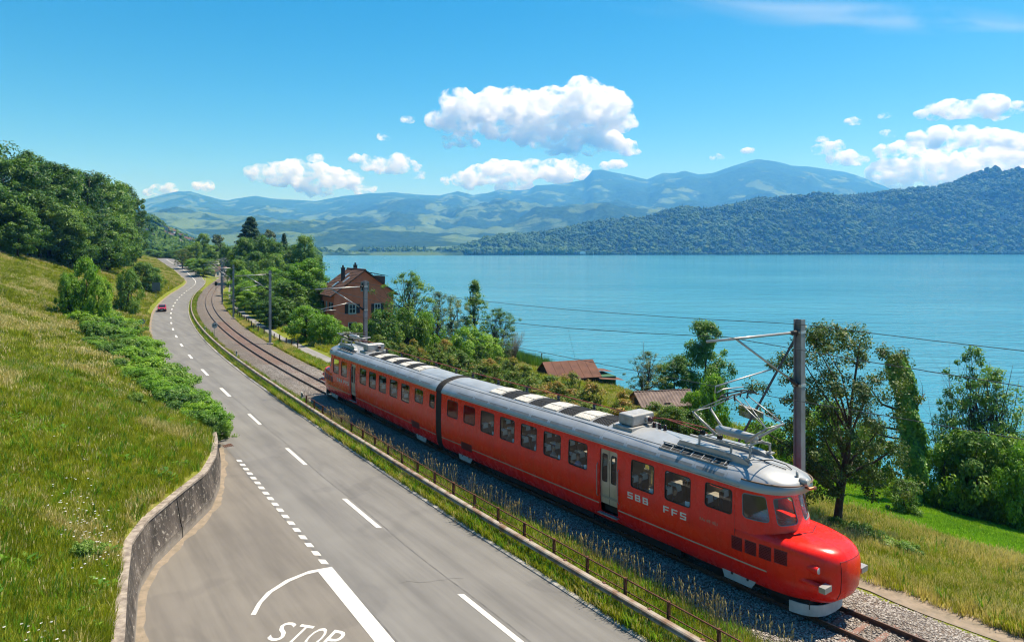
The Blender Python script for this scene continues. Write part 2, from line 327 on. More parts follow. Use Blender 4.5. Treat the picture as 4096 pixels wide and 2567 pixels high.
def zfar(u, Y):
    x = (u-CX)/FPX*Y
    A = np.interp(u, UA, VA); hA = z_at(A, DA)
    xx = (Y-2900)/(DA-2900); g = np.where(xx < 1, np.clip(xx, 0, 1)**1.45, 1-(xx-1)*1.2)
    lowland = np.clip((1262-u)/300, 0, 1)
    rel = fbm(x*.0007+3, Y*.0007, 6, .52)-.5
    env = np.clip(xx*3, 0, 1)*np.clip(1.02-xx, 0, 1)
    z = -5+np.clip((Y-2500)/120, 0, 1)*3+np.clip((Y-2900)/900, 0, 1)*14+lowland*6+hA*g*(1+rel*.9*env*1.5)+rel*520*env+(1-np.abs(2*fbm(x*.0016+7, Y*.0016, 5)-1)-.78)*280*env+(fbm(x*.004, Y*.004, 4)-.5)*70*np.clip(xx*2, 0, 1)*(.3+.7*np.clip((1-xx)*8, 0, 1))
    lowl = np.clip((-950-(u-2048))/160, 0, 1)
    uD = [-900, 300, 579, 651, 690, 738, 798, 900, 1050, 1200]; vD = [820, 860, 890, 905, 905, 923, 947, 968, 990, 1000]
    z = np.maximum(z, z_at(np.interp(u, uD, vD), 4600)*np.exp(-((Y-4600)/1000.)**2)*(1+rel*.3))
    uC = [-900, 300, 579, 611, 639, 659, 698, 746, 778, 860]; vC = [830, 868, 881, 887, 903, 923, 939, 960, 979, 1003]
    z = np.maximum(z, z_at(np.interp(u, uC, vC), 1700)*np.clip(1-((Y-1700)/1150.)**2, 0, 1)*(1+rel*.2))
    land = np.where(u < 1262, 1, 0)
    z = np.where((Y < 2500) & (land == 0), -14, z)
    z = np.where((u > 1850) & (Y < 3300), -12, z)
    return np.where(Y < 2500, np.where(land == 1, z, -14), z)
def far_mat():
    m, t, p = new_mat('mountain_land'); v = wpos(t)
    forest = ramp(t, noise(t, .02, 5, v, .7), [(.35, (.012, .032, .016)), (.65, (.035, .07, .028))])
    mead = ramp(t, noise(t, .003, 4, v), [(.35, (.062, .105, .042)), (.65, (.105, .155, .058))])
    n1 = noise(t, .0021, 8, wpos(t, (1, .6, 1.5)), .6, .5)
    g = t.nodes.new('ShaderNodeSeparateXYZ'); lk(t, v, g.inputs[0])
    n1 = mth(t, 'SUBTRACT', n1, mth(t, 'MULTIPLY', g.outputs[2], .00009))
    lk(t, mixc(t, ramp(t, n1, [(.485, (0, 0, 0)), (.52, (1, 1, 1))]), forest, mead), p.inputs['Base Color']); p.inputs['Roughness'].default_value = 1; p.inputs['Specular IOR Level'].default_value = 0
    bump(t, p, noise(t, .03, 4, v), .8, 12); return m
M_FAR = far_mat()
def build_far():
    us = np.concatenate([np.arange(-2400, 400, 60), np.arange(400, 3700, 9), np.arange(3700, 6800, 60)])
    Ys = np.concatenate([np.arange(455, 1000, 60), np.arange(1000, 2500, 90), [2500, 2506, 2540, 2600, 2700, 2800], np.geomspace(2900, 5500, 44), np.geomspace(5580, 11000, 74), np.arange(11080, 12700, 80), [13000, 13400]])
    U, Y = np.meshgrid(us, Ys); Z = zfar(U, Y); X = (U-CX)/FPX*Y
    P = np.stack([X, Y, Z], -1); r, c = U.shape; idx = np.arange(r*c).reshape(r, c)
    F = np.stack([idx[:-1, :-1], idx[:-1, 1:], idx[1:, 1:], idx[1:, :-1]], -1).reshape(-1, 4)
    tag(obj('mountain_terrain', np_mesh('mountain_terrain', P.reshape(-1, 3), F, M_FAR, smooth=True)), kind='structure')
build_far()
UB = [1750, 1800, 1858, 1927, 2014, 2127, 2241, 2371, 2491, 2611, 2751, 2892, 2962, 3033, 3103, 3159, 3279, 3384, 3489, 3581, 3700, 3806, 3897, 3989, 4096, 4500, 5200, 6000]
VB = [1018, 1004, 985, 961, 940, 934, 918, 888, 874, 861, 851, 830, 815, 804, 802, 784, 779, 780, 772, 760, 751, 732, 711, 689, 670, 620, 560, 540]
def zhillB(u, Y):
    ys = np.interp(u, [1750, 4096, 6000], [2560, 2900, 2900]); yr = ys+np.interp(u, [1800, 2400, 4096], [250, 700, 1100])
    top = z_at(np.interp(u, UB, VB), yr)-15; f = (Y-ys)/(yr-ys); x = (u-CX)/FPX*Y
    g = np.where(f < 1, np.sin(np.clip(f, 0, 1)*math.pi/2)**.9, 1-(f-1)*.5)
    rel = fbm(x*.004+9, Y*.004, 4)-.5
    lump = (fbm(x*.011+2, Y*.011, 3)-.5)*62*np.clip(f*5, 0, 1)*np.clip((1.02-f)*4, 0, 1)
    return np.where(f <= 0, -9, -5.5+(top+5.5)*g*(1+rel*.5*np.clip(f*3, 0, 1)*np.clip((1-f)*3, 0, 1))+lump)
M_HILLB = mat('wooded_hill_soil', (.03, .055, .02), 1, c2=(.015, .03, .012), scale=.05, spec=0)
def build_hillB():
    us = np.arange(1752, 6000, 16); fs = np.concatenate([[-.06, 0, .004], np.linspace(.02, 1.0, 60), [1.1, 1.3, 1.7, 2.2]]); rows = []
    for f in fs:
        ys = np.interp(us, [1750, 4096, 6000], [2560, 2900, 2900]); yr = ys+np.interp(us, [1800, 2400, 4096], [250, 700, 1100]); Y = ys+(yr-ys)*f
        rows.append(np.stack([(us-CX)/FPX*Y, Y, zhillB(us, Y)], -1))
    P = np.array(rows); r, c = P.shape[:2]; idx = np.arange(r*c).reshape(r, c)
    F = np.stack([idx[:-1, :-1], idx[:-1, 1:], idx[1:, 1:], idx[1:, :-1]], -1).reshape(-1, 4)
    tag(obj('wooded_hill', np_mesh('wooded_hill', P.reshape(-1, 3), F, M_HILLB, smooth=True)), kind='structure')
build_hillB()
# ------------------------------------------------------------------ haze: one closed box of even, thin air
def build_haze():
    m = bpy.data.materials.new('haze_air'); m.use_nodes = True; t = m.node_tree; t.nodes.clear()
    out = t.nodes.new('ShaderNodeOutputMaterial'); pv = t.nodes.new('ShaderNodeVolumePrincipled')
    pv.inputs['Color'].default_value = (.10, .40, 1.0, 1); pv.inputs['Absorption Color'].default_value = (1, 1, 1, 1); pv.inputs['Density'].default_value = 1.05e-4; pv.inputs['Anisotropy'].default_value = .1
    lk(t, pv.outputs[0], out.inputs['Volume'])
    b = MB(); b.box((-24500, -150, -16), (24500, 13600, 1680)); tag(b.build('haze', m), kind='stuff')
build_haze()
# ------------------------------------------------------------------ scattering (for what nobody could count)
def scatter(name, P, S, RZ, IDX, protos, label=None, cat=None, tilt=None, kind='stuff', parent=None):
    me = bpy.data.meshes.new(name); me.vertices.add(len(P)); me.vertices.foreach_set('co', np.ascontiguousarray(P, np.float32).ravel())
    for nm, a, ty in (('sc', S, 'FLOAT'), ('rz', RZ, 'FLOAT'), ('idx', IDX, 'INT'), ('tl', tilt if tilt is not None else np.zeros(len(P)), 'FLOAT')):
        at = me.attributes.new(nm, ty, 'POINT'); at.data.foreach_set('value', np.ascontiguousarray(a, np.int32 if ty == 'INT' else np.float32))
    me.update(); o = obj(name, me, parent); tag(o, label, cat, kind=kind)
    cc = bpy.data.collections.new(name+'_pieces')
    for i, pm in enumerate(protos): cc.objects.link(bpy.data.objects.new('%s_piece_%02d' % (name, i), pm))
    g = bpy.data.node_groups.new(name, 'GeometryNodeTree')
    g.interface.new_socket('Geometry', in_out='INPUT', socket_type='NodeSocketGeometry'); g.interface.new_socket('Geometry', in_out='OUTPUT', socket_type='NodeSocketGeometry')
    n = g.nodes; gi = n.new('NodeGroupInput'); go = n.new('NodeGroupOutput'); ip = n.new('GeometryNodeInstanceOnPoints'); ci = n.new('GeometryNodeCollectionInfo')
    ci.inputs['Collection'].default_value = cc; ci.inputs['Separate Children'].default_value = True; ci.inputs['Reset Children'].default_value = True
    def na(nm, ty): a = n.new('GeometryNodeInputNamedAttribute'); a.data_type = ty; a.inputs[0].default_value = nm; return [s for s in a.outputs if s.enabled][0]
    cx = n.new('ShaderNodeCombineXYZ'); e = n.new('FunctionNodeEulerToRotation'); L = g.links.new
    L(na('tl', 'FLOAT'), cx.inputs[0]); L(na('rz', 'FLOAT'), cx.inputs[2]); L(cx.outputs[0], e.inputs[0])
    L(gi.outputs[0], ip.inputs['Points']); L(ci.outputs[0], ip.inputs['Instance']); ip.inputs['Pick Instance'].default_value = True
    L(na('idx', 'INT'), ip.inputs['Instance Index']); L(e.outputs[0], ip.inputs['Rotation']); L(na('sc', 'FLOAT'), ip.inputs['Scale']); L(ip.outputs[0], go.inputs[0])
    md = o.modifiers.new('pieces', 'NODES'); md.node_group = g
    return o
def in_view(x, y, z, m=250):                                  # roughly inside the picture, with a margin
    y = np.maximum(y, .1); u = CX+FPX*x/y; v = HORIZ+FPX*(CAMZ-z)/y
    return (u > -m) & (u < 4096+m) & (v < 2567+m) & (y > 1)
# ------------------------------------------------------------------ road, side road, painted marks
def strip(name, fl, fr, ys, mat_, dz, kind='structure', zf=zroad, nc=3, parent=None):
    P = np.array([[tp(Y, fl(Y)+(fr(Y)-fl(Y))*k/(nc-1), zf(Y)+dz) for k in range(nc)] for Y in ys]); b = MB(); b.grid(P)
    o = b.build(name, mat_, parent, smooth=True)
    if kind: o['kind'] = kind
    return o
ysn = np.concatenate([np.arange(-25, 70, 1.5), np.arange(70, 270, 3), np.arange(270, 460, 4)])
road = strip('road', lambda Y: rc(Y)-hwid(Y), rb, ysn, M_ROAD, 0.0)
strip('side_road', lambda Y: float(lb(Y)), lambda Y: rc(Y)-hwid(Y), np.arange(-25, 47.2, 1.), M_APRON, .001)
strip('road_verge_dirt', lambda Y: float(lb(Y))-.9, lambda Y: rc(Y)-hwid(Y)+.12+.1*math.sin(Y*1.3), np.concatenate([np.arange(49, 270, 1.7), np.arange(270, 420, 4)]), M_DIRT, .012)
def dirt_edge():
    b = MB(); P = []
    for Y in np.arange(8, 46, .4):
        w = .12+.5*float(fbm(Y*1.6, 3.3, 4))**1.5; x = float(xwall(Y)); P.append([(x-.05, Y, .02), (x+w*.6, Y, .012), (x+w, Y, .006)])
    b.grid(P); tag(b.build('wall_foot_dirt', M_DIRT), kind='structure')
dirt_edge()
def mark(name, pts, dz=.008):
    b = MB(); b.poly([(p[0], p[1], float(zroad(p[1]))+dz) for p in pts]); return b.build(name, M_PAINT, road)
for Yc, ln in [(23.6, 3.6), (33.3, 3.7), (42.4, 3.4), (51.7, 3.2), (61.5, 3.6), (71.5, 3.6), (82., 3.0)]+[(91.9+9.25*i, 2.7) for i in range(19)]:
    w = .1 if Yc < 60 else .13
    mark('centre_dash', [tp(Yc-ln/2, rc(Yc-ln/2)-w), tp(Yc-ln/2, rc(Yc-ln/2)+w), tp(Yc+ln/2, rc(Yc+ln/2)+w), tp(Yc+ln/2, rc(Yc+ln/2)-w)])
b = MB(); b.grid([[tp(Y, rc(Y)-.12, zroad(Y)+.008), tp(Y, rc(Y)+.12, zroad(Y)+.008)] for Y in np.arange(266, 382, 4)]); b.build('centre_line', M_PAINT, road)
for x, y in [(1357,485),(1376,508),(1395,532),(1416,557),(1437,583),(1460,610),(1482,638),(1507,668),(1533,699),(1560,731),(1588,764),(1618,800),(1650,838),(1682,877),(1717,918),(1753,962),(1792,1009),(1833,1057)]:
    c = pix(x*.7056, 1500+y*.7056); e1 = unit((.545, -.838, 0)); e2 = np.array((.9, -.08, 0))
    mark('edge_dot', [c-e1*.24-e2*.17, c-e1*.24+e2*.17, c+e1*.24+e2*.17, c+e1*.24-e2*.17])
mark('stop_line', [pix(*p) for p in [(1272, 2285), (1327, 2266), (1573, 2558), (1780, 2803), (1700, 2825), (1478, 2540)]])
ao = [(1327, 2266), (1236, 2282), (1143, 2319), (1066, 2369), (1029, 2412), (1003, 2458)]; ai = [(1278, 2284), (1225, 2296), (1159, 2324), (1090, 2366), (1048, 2409), (1023, 2457)]
b = MB(); b.grid([[pix(*p)+(0, 0, .0065), pix(*q_)+(0, 0, .0065)] for p, q_ in zip(ao, ai)]); b.build('guide_arc', M_PAINT, road)
def text_mesh(s, name):
    cu = bpy.data.curves.new(name, 'FONT'); cu.body = s; cu.resolution_u = 3; to = bpy.data.objects.new(name, cu); COL.objects.link(to)
    bpy.context.view_layer.update(); me = bpy.data.meshes.new_from_object(to.evaluated_get(bpy.context.evaluated_depsgraph_get())); bpy.data.objects.remove(to); return me
for i, ch in enumerate('STOP'):                               # long painted letters, stretched along the lane
    me = text_mesh(ch, 'stop_letter'); co = np.array([v.co for v in me.vertices]); w = co[:, 0].max()-co[:, 0].min(); h = co[:, 1].max()
    o0 = pix(1062, 2556)[:2]; e1 = (pix(1350, 2521)-pix(1153, 2487))[:2]/3; e2 = (pix(1165, 2484)-pix(1085, 2556))[:2]; nx = (co[:, 0]-co[:, 0].min())/w*.80
    P = o0+np.outer(i+nx, e1)+np.outer(co[:, 1]/h, e2)
    me.vertices.foreach_set('co', np.c_[P, np.full(len(P), .009)].astype(np.float32).ravel()); me.update(); me.materials.clear(); me.materials.append(M_PAINT); obj('stop_letter', me, road)
ky = np.concatenate([np.arange(14, 80, 1.5), np.arange(80, 400, 3)])
b = MB(); b.sweep([tp(Y, rb(Y)+.06, zroad(Y)) for Y in ky], [(-.09, -.1), (-.09, .035), (-.05, .055), (.09, .06), (.1, -.1)]); tag(b.build('kerb', mat('kerb_stone', (.42, .40, .37), .8, c2=(.25, .235, .21), scale=5)), kind='structure')
M_TAR = mat('tar_seam', (.085, .08, .076), .7, c2=(.14, .135, .13), scale=2.5)
def seam(name, f, y0, y1, w):
    b = MB(); b.grid([[tp(Y, f(Y)-w*(.4+float(vnoise(Y*1.7, 3))), .005), tp(Y, f(Y)+w*(.4+float(vnoise(Y*2.3, 9))), .005)] for Y in np.arange(y0, y1, .35)]); b.build(name, M_TAR, road)
seam('tar_seam', lambda Y: rc(Y)+.22+.05*math.sin(Y*.6), 13, 120, .028)
seam('tar_seam', lambda Y: rc(Y)-hwid(Y)+.02+.03*math.sin(Y*1.1), 13, 47, .03)
for (u0, v0, u1, v1) in ((1590, 2330, 1860, 2312),):
    A, B_ = pix(u0, v0), pix(u1, v1); n_ = 14; P = []
    for i in range(n_+1):
        c = A+(B_-A)*i/n_+np.array((rng.normal()*.05, rng.normal()*.07, .0052)); w = .006+.008*rng.random(); P.append([c-(0, w, 0), c+(0, w, 0)])
    b = MB(); b.grid(P); b.build('crack', M_TAR, road)
# drain cover by the wall end
b = MB(); c = pix(912, 1782); e1 = unit((.62, -.78, 0)); e2 = np.array((-e1[1], e1[0], 0))
for i in range(6): b.bar(c-e1*.3+e2*(i*.1-.25)+(0, 0, .012), c+e1*.3+e2*(i*.1-.25)+(0, 0, .012), .05, .02)
b.bar(c-e1*.33+(0,0,.012), c-e1*.33+e2*.3+(0,0,.012), .06, .02); tag(b.build('drain_grate', M_RUST), 'rusty drain grate beside the end of the curved concrete wall', 'drain')
# ------------------------------------------------------------------ curved retaining wall
def retaining_wall():
    root = empty('retaining_wall', (*_wall[5], 0), 'stained curved concrete retaining wall holding back the grassy hillside', 'wall')
    def prof(Y0, Y1):
        b = MB(); P = []; Cp = []
        for Y in np.linspace(Y0, Y1, max(3, int((Y1-Y0)/.6))):
            x = float(xwall(Y)); h = float(hwall(Y)); d = unit((float(xwall(Y+.3)-xwall(Y-.3)), .6, 0)); n = np.array((-d[1], d[0], 0)); p = np.array((x, Y, 0))
            P.append([p-(0, 0, .3), p+n*.04+(0, 0, h*.28), p+n*.07+(0, 0, h*.30), p+n*.06*h*2+(0, 0, h*.75), p+n*.12*h+n*.08+(0, 0, h+.12), p+n*(.12*h+.36)+(0, 0, h+.13), p+n*(.12*h+.38)+(0, 0, h-.4)])
        b.grid(P); return b
    cuts = [9, 17.5, 30.35, 41, 48.3]
    for a, c_ in zip(cuts[:-1], cuts[1:]): prof(a+.04, c_-.04).build('wall_panel', M_WALL, root, ang=35)
    b = MB(); P = []
    for Y in np.linspace(9, 48, 70):
        x = float(xwall(Y)); h = float(hwall(Y)); d = unit((float(xwall(Y+.3)-xwall(Y-.3)), .6, 0)); n = np.array((-d[1], d[0], 0)); p = np.array((x, Y, 0)); w = .34+.12*float(fbm(Y*1.5, 7, 3))
        P.append([p+n*(.12*h+.02)+(0, 0, h+.06), p+n*(.12*h+.02)+(0, 0, h+.17), p+n*(.12*h+w)+(0, 0, h+.175), p+n*(.12*h+w)+(0, 0, h+.05)])
    b.grid(P); b.build('coping', M_COPE, root)
    b = MB()
    for Y in (17.5, 30.35, 41.): 
        x = float(xwall(Y)); h = float(hwall(Y)); b.bar((x-.07, Y, 0), (x-.07-.3*(h/1.75), Y, h+.1), .2, .1)
    b.build('joint', mat('wall_joint', (.02, .018, .016), .9), root)
retaining_wall()
# ------------------------------------------------------------------ guard rail and rusty railing
def guard_rail():
    root = empty('guard_rail', tp(40, rb(40)+.55), 'long steel guard rail following the road beside the railway', 'guard rail')
    ys = np.concatenate([np.arange(14, 80, 1.3), np.arange(80, 290, 3)]); path = [tp(Y, rb(Y)+.55, zroad(Y)) for Y in ys]
    W = [(-.06, .47), (-.09, .50), (-.09, .545), (-.03, .585), (-.09, .62), (-.09, .66), (-.05, .695), (.11, .70), (.11, .68), (-.03, .675)]
    b = MB(); b.sweep(path, W+[(-.065, .65), (-.065, .625), (-.005, .585), (-.065, .54), (-.065, .51), (-.04, .48)]); b.build('beam', M_BEAM, root)
    pb = MB(); pb.box((-.05, -.05, -.2), (.05, .07, .72)); pm = pb.mesh('post', M_RUST)
    Y = 14.
    while Y < 190:
        o = obj('post', pm, root); o.location = tp(Y, rb(Y)+.66, zroad(Y))-root_org(root); o.rotation_euler = (0, 0, -math.atan(-tslope(Y))*-1); Y += 2.3/q(Y) if Y < 110 else 5
guard_rail()
def railing():
    root = empty('railing', tp(40, rb(40)+1.0), 'rust-brown steel railing with square posts behind the guard rail', 'railing')
    ys = np.arange(14, 55.4, .9); off = 1.02
    b = MB(); b.tube([tp(Y, rb(Y)+off, 1.02) for Y in ys], .028, 6); b.build('top_rail', M_RUST, root, smooth=True)
    b = MB(); b.tube([tp(Y, rb(Y)+off, .60) for Y in ys], .022, 6); b.build('middle_rail', M_RUST, root, smooth=True)
    pb = MB(); pb.box((-.055, -.04, -.2), (.055, .04, 1.06)); pm = pb.mesh('post', M_RUST); Y = 14.6
    while Y < 55.3:
        o = obj('post', pm, root); o.location = tp(Y, rb(Y)+off)-root_org(root); o.rotation_euler = (0, 0, math.atan(-tslope(Y))); Y += 2.1/q(Y)
railing()
# ------------------------------------------------------------------ railway track
def build_track():
    root = empty('railway_track', tp(30, 0), kind='structure')
    ys = np.concatenate([np.arange(-20, 80, 1.2), np.arange(80, 200, 2.5), np.arange(200, 420, 5)])
    cross = [(-3.25, -.06), (-2.7, .06), (-1.75, .2), (-1.3, .215), (-.75, .205), (0, .185), (.75, .205), (1.3, .215), (1.75, .2), (2.7, .06), (3.2, -.06)]
    P = np.array([[tp(Y, t+(.22*(float(vnoise(Y*.9, 4.+math.copysign(1, t)))-.5) if abs(t) > 3 else 0), z+.02*float(vnoise(Y*2, t*3))) for t, z in cross] for Y in ys]); b = MB(); b.grid(P)
    b.build('ballast_bed', M_BALLAST, root, smooth=True)
    for sgn in (-1, 1):
        b = MB(); path = [tp(Y, sgn*.715, ZR) for Y in ys]
        b.sweep(path, [(-.065, -.16), (-.06, -.145), (-.012, -.12), (-.012, -.045), (-.034, -.035), (-.034, -.004), (.034, -.004), (.034, -.035), (.012, -.045), (.012, -.12), (.06, -.145), (.065, -.16)])
        r = b.build('rail', M_RAIL, root); b = MB(); b.sweep(path, [(-.03, -.004), (-.026, 0), (.026, 0), (.03, -.004)]); b.build('rail_head', M_RAILTOP, r)
    sb = MB(); sb.sweep([(-1.22, 0, 0), (-1.16, 0, 0), (0, 0, 0), (1.16, 0, 0), (1.22, 0, 0)], [(-.14, -.12), (-.09, 0), (.09, 0), (.14, -.12)]); sm = sb.mesh('sleeper', M_SLEEPER)
    fb = MB()
    for sg in (-.715, .715):
        for k in (-.085, .085): fb.box((sg+k-.03, -.05, 0), (sg+k+.03, .05, .035)); fb.lathe([(.018, .03), (.018, .07), (.008, .075)], 6, (sg+k, 0, 0))
    fm = fb.mesh('rail_clip', M_RAIL)
    Y = 12.; n = 0
    while n < 190:
        for m_, nm in ((sm, 'sleeper'), (fm, 'rail_clip')):
            if nm == 'rail_clip' and Y > 42: continue
            o = obj(nm, m_, root); o.location = tp(Y, 0, ZR-.175)-root_org(root); o.rotation_euler = (0, 0, -math.atan(tslope(Y))*-1+0 if False else math.atan(-tslope(Y)))
        Y += .68/q(Y); n += 1
    # loose stones that can be made out near the front of the train
    st = []
    for k in range(6):
        bm = bmesh.new(); bmesh.ops.create_icosphere(bm, subdivisions=1, radius=1); rr = np.random.default_rng(k)
        for v in bm.verts: v.co = v.co*(.65+.6*rr.random()); v.co.z *= .75
        me = bpy.data.meshes.new('stone'); bm.to_mesh(me); bm.free(); at = me.attributes.new('var', 'FLOAT', 'POINT'); at.data.foreach_set('value', np.full(len(me.vertices), .3+.1*k, np.float32)); me.materials.append(M_STONE); st.append(me)
    N = 90000; Y = 13+(rng.random(N)**1.25)*62; t = rng.uniform(-3.4, 3.3, N); z = np.interp(t, [c[0] for c in cross], [c[1] for c in cross])+.02
    k = in_view(Xt(Y)+t*q(Y), Y, z) & (np.abs(np.abs(t)-.715) > .09); Y, t, z = Y[k], t[k], z[k]
    scatter('ballast_stones', np.c_[Xt(Y)+t*q(Y), Y, z], rng.uniform(.022, .05, len(Y)), rng.random(len(Y))*6.3, rng.integers(0, 6, len(Y)), st, parent=None, label='loose grey ballast stones covering the track bed', cat='ballast')
    b = MB(); yk = np.arange(12, 33, .6)                       # cable duct of concrete slabs at the ballast foot
    for a in yk: b.bar(tp(a, -3.42, .02), tp(a+.585, -3.42, .02), .34, .16)
    b.build('cable_duct', M_CONC, root)
build_track()
strip('trackside_dirt', lambda Y: 3.15+.25*float(vnoise(Y*.7, 2)), lambda Y: 4.55+.5*float(vnoise(Y*.5, 8)), np.arange(-20, 62, .8), M_DIRT, .015, zf=lambda Y: 0)
# lane beside the railway
PL = [(926, 1078), (920, 1117), (915, 1157), (909, 1197), (911, 1217), (925, 1233), (956, 1260), (996, 1288), (1028, 1316), (1080, 1362), (1190, 1412), (1290, 1462)]
PR = [(940, 1078), (940, 1117), (940, 1157), (943, 1197), (947, 1213), (967, 1236), (996, 1262), (1036, 1290), (1080, 1316), (1135, 1350), (1235, 1392), (1340, 1440)]
M_LANE = asphalt('lane_asphalt', (.24, .235, .23))
def lane():
    A = np.array([pix(*p) for p in PL]); B = np.array([pix(*p) for p in PR]); k = np.linspace(0, len(A)-1, 70)
    def ip(C): return np.stack([np.interp(k, range(len(C)), C[:, i]) for i in range(3)], -1)
    A, B = ip(A), ip(B); b = MB(); b.grid(np.stack([A, (A+B)/2, B], 1)+np.array((0, 0, .035))); tag(b.build('lane', M_LANE), kind='structure')
lane()
# ------------------------------------------------------------------ the red double railcar
def coach_red():
    m, t, p = new_mat('red_coach_paint'); v = wpos(t)
    c = ramp(t, noise(t, 1.2, 4, v), [(.35, (.82, .016, .009)), (.65, (.93, .021, .010))])
    streak = ramp(t, noise(t, 2.2, 5, wpos(t, (1.6, 1.6, .22)), .7), [(.36, (.62, .6, .58)), (.5, (1, 1, 1))])      # rain streaks and brake dust
    c = mixc(t, .3, c, streak, 'MULTIPLY'); lk(t, c, p.inputs['Base Color']); p.inputs['Specular IOR Level'].default_value = .35
    lk(t, mth(t, 'MULTIPLY_ADD', noise(t, 3, 4, v), .25, .14), p.inputs['Roughness']); p.inputs['Coat Weight'].default_value = .15; p.inputs['Coat Roughness'].default_value = .05
    bump(t, p, noise(t, 1.1, 3, v), .12, .05); return m
M_RED = coach_red()
M_DKRED = mat('dark_red_louvre', (.20, .008, .012), .4, c2=(.15, .006, .01), scale=4)
M_ROOF = mat('silver_roof_paint', (.40, .415, .43), .38, .35, c2=(.31, .32, .33), scale=1.1, lo=.3, hi=.6)
M_ROOFLT = mat('pale_grille', (.66, .63, .57), .6, c2=(.5, .47, .42), scale=6)
M_DARK = mat('dark_grille', (.03, .028, .028), .7, c2=(.018, .018, .018), scale=6)
M_GREY = mat('grey_roof_gear', (.40, .40, .40), .5, .2, c2=(.28, .27, .26), scale=4)
M_SLOT = mat('vent_slot', (.20, .215, .225), .6, c2=(.15, .16, .17), scale=4)
M_BLACK = mat('black_rubber', (.018, .018, .018), .6, c2=(.01, .01, .01), scale=4)
M_CREAM = mat('cream_stripe', (.55, .47, .36), .5, c2=(.45, .38, .28), scale=4)
M_DOOR = mat('door_metal', (.50, .45, .38), .35, .3, c2=(.40, .36, .30), scale=2)
M_LETTER = mat('white_letter', (.75, .73, .68), .5, c2=(.68, .66, .6), scale=4)
M_LINING = mat('interior_lining', (.34, .30, .24), .8, c2=(.28, .25, .2), scale=3)
M_SEAT = mat('maroon_seat', (.05, .015, .015), .9, c2=(.035, .012, .012), scale=5)
M_WHITE = mat('white_cloth', (.7, .7, .7), .8, c2=(.6, .6, .6), scale=5)
M_PLOUGH = mat('pale_grey_plough', (.55, .56, .55), .55, c2=(.42, .42, .41), scale=2.5)
M_UNDER = mat('sooty_underframe', (.02, .018, .016), .85, c2=(.012, .011, .01), scale=5)
M_COPPER = mat('copper_horn', (.45, .18, .10), .35, .8)
M_INSUL = mat('brown_insulator', (.06, .02, .02), .25, c2=(.04, .015, .015), scale=5)
M_PIPE = mat('red_roof_pipe', (.30, .05, .035), .5, c2=(.20, .04, .03), scale=4)
M_LAMP = mat('lamp_lens', (.75, .75, .7), .1, coat=.5)
M_GLASS = glass_mat('train_glass', (.92, .96, .93))
_a, _b = np.array(tp(24, 0)[:2]), np.array(tp(37, 0)[:2])
D1 = unit(_b-_a); N1 = np.array((D1[1], -D1[0])); O1 = _a
E1 = O1+D1*22.5
for Y in np.arange(45, 65, .05):
    E2 = np.array(tp(Y, 0)[:2])
    if np.linalg.norm(E2-E1) > 19: break
D2 = unit(E2-E1); N2 = np.array((D2[1], -D2[0]))
def F1(s, t, z): p = O1+D1*s+N1*t; return np.array((p[0], p[1], z+ZR))
def F2(s, t, z): p = E1+D2*(20-s)+N2*t; return np.array((p[0], p[1], z+ZR))
TRAIN = empty('railcar_train', (*F1(10, 0, 0)[:2], ZR), 'long red double railcar with silver roof rolling along the lakeside track', 'train')
TRAIN.location.z = ZR
SCX = 2.0; PEX = 2.9
_SZ = [.5, .62, .8, 1.1, 1.6, 2.2, 3.0, 3.82]; _ST = [1.16, 1.26, 1.34, 1.40, 1.44, 1.45, 1.44, 1.40]
def side_t(z): return float(np.interp(z, _SZ, _ST))
_NZ = [.50, .60, .8, 1.1, 1.6, 2.0, 2.2, 2.33, 2.42, 2.48, 2.52, 2.54]; _NF = [-.85, -1.15, -1.40, -1.55, -1.6, -1.58, -1.50, -1.34, -1.05, -.55, .05, .7]; _NW = [1.16, 1.25, 1.34, 1.40, 1.44, 1.44, 1.42, 1.37, 1.27, 1.08, .72, .25]
def sup(phi, sf, w, sc=SCX, p=PEX):
    c, s = abs(math.cos(phi)), math.sin(phi); return sc-(sc-sf)*c**(2/p), w*math.copysign(abs(s)**(2/p), s)
def nose_pt(phi, z, off=0.):
    sf = float(np.interp(z, _NZ, _NF)); w = float(np.interp(z, _NZ, _NW)); return sup(phi, sf-off, w+off)
def side_pt(s, z, sgn=-1, off=0.):                             # point on the red skin at a given s (nose included)
    if s >= SCX: return s, sgn*(side_t(z)+off), z
    sf = float(np.interp(z, _NZ, _NF)); w = float(np.interp(z, _NZ, _NW)); k = min(1, max(0, (SCX-s)/(SCX-sf)))
    return s, sgn*(w*(1-k**PEX)**(1/PEX)+off), z
def hood_z(s, t):
    best = 2.0
    for z in np.linspace(2.0, 2.54, 40):
        sf = np.interp(z, _NZ, _NF); w = np.interp(z, _NZ, _NW)
        if abs(t/w)**PEX+max(0, (SCX-s)/(SCX-sf))**PEX <= 1: best = z
    return best
_RZ = [3.80, 3.90, 4.05, 4.20, 4.32, 4.42, 4.50, 4.55, 4.565]; _RW = [1.44, 1.445, 1.37, 1.25, 1.08, .86, .56, .25, .02]; _RF = [.12, .08, .08, .18, .45, .9, 1.4, 1.8, 2.0]
def roof_z(t): return float(np.interp(abs(t), _RW[::-1], _RZ[::-1]))
def roof_t(z): return float(np.interp(z, _RZ, _RW))
_CF = lambda z: .15+.42*(z-2.4)/1.4
def cab_pt(phi, z, off=0.): s, t = sup(phi, _CF(z)-off, float(np.interp(z, [2.3, 3.0, 3.85], [1.44, 1.43, 1.39]))+off, p=2.5); return s, t, z
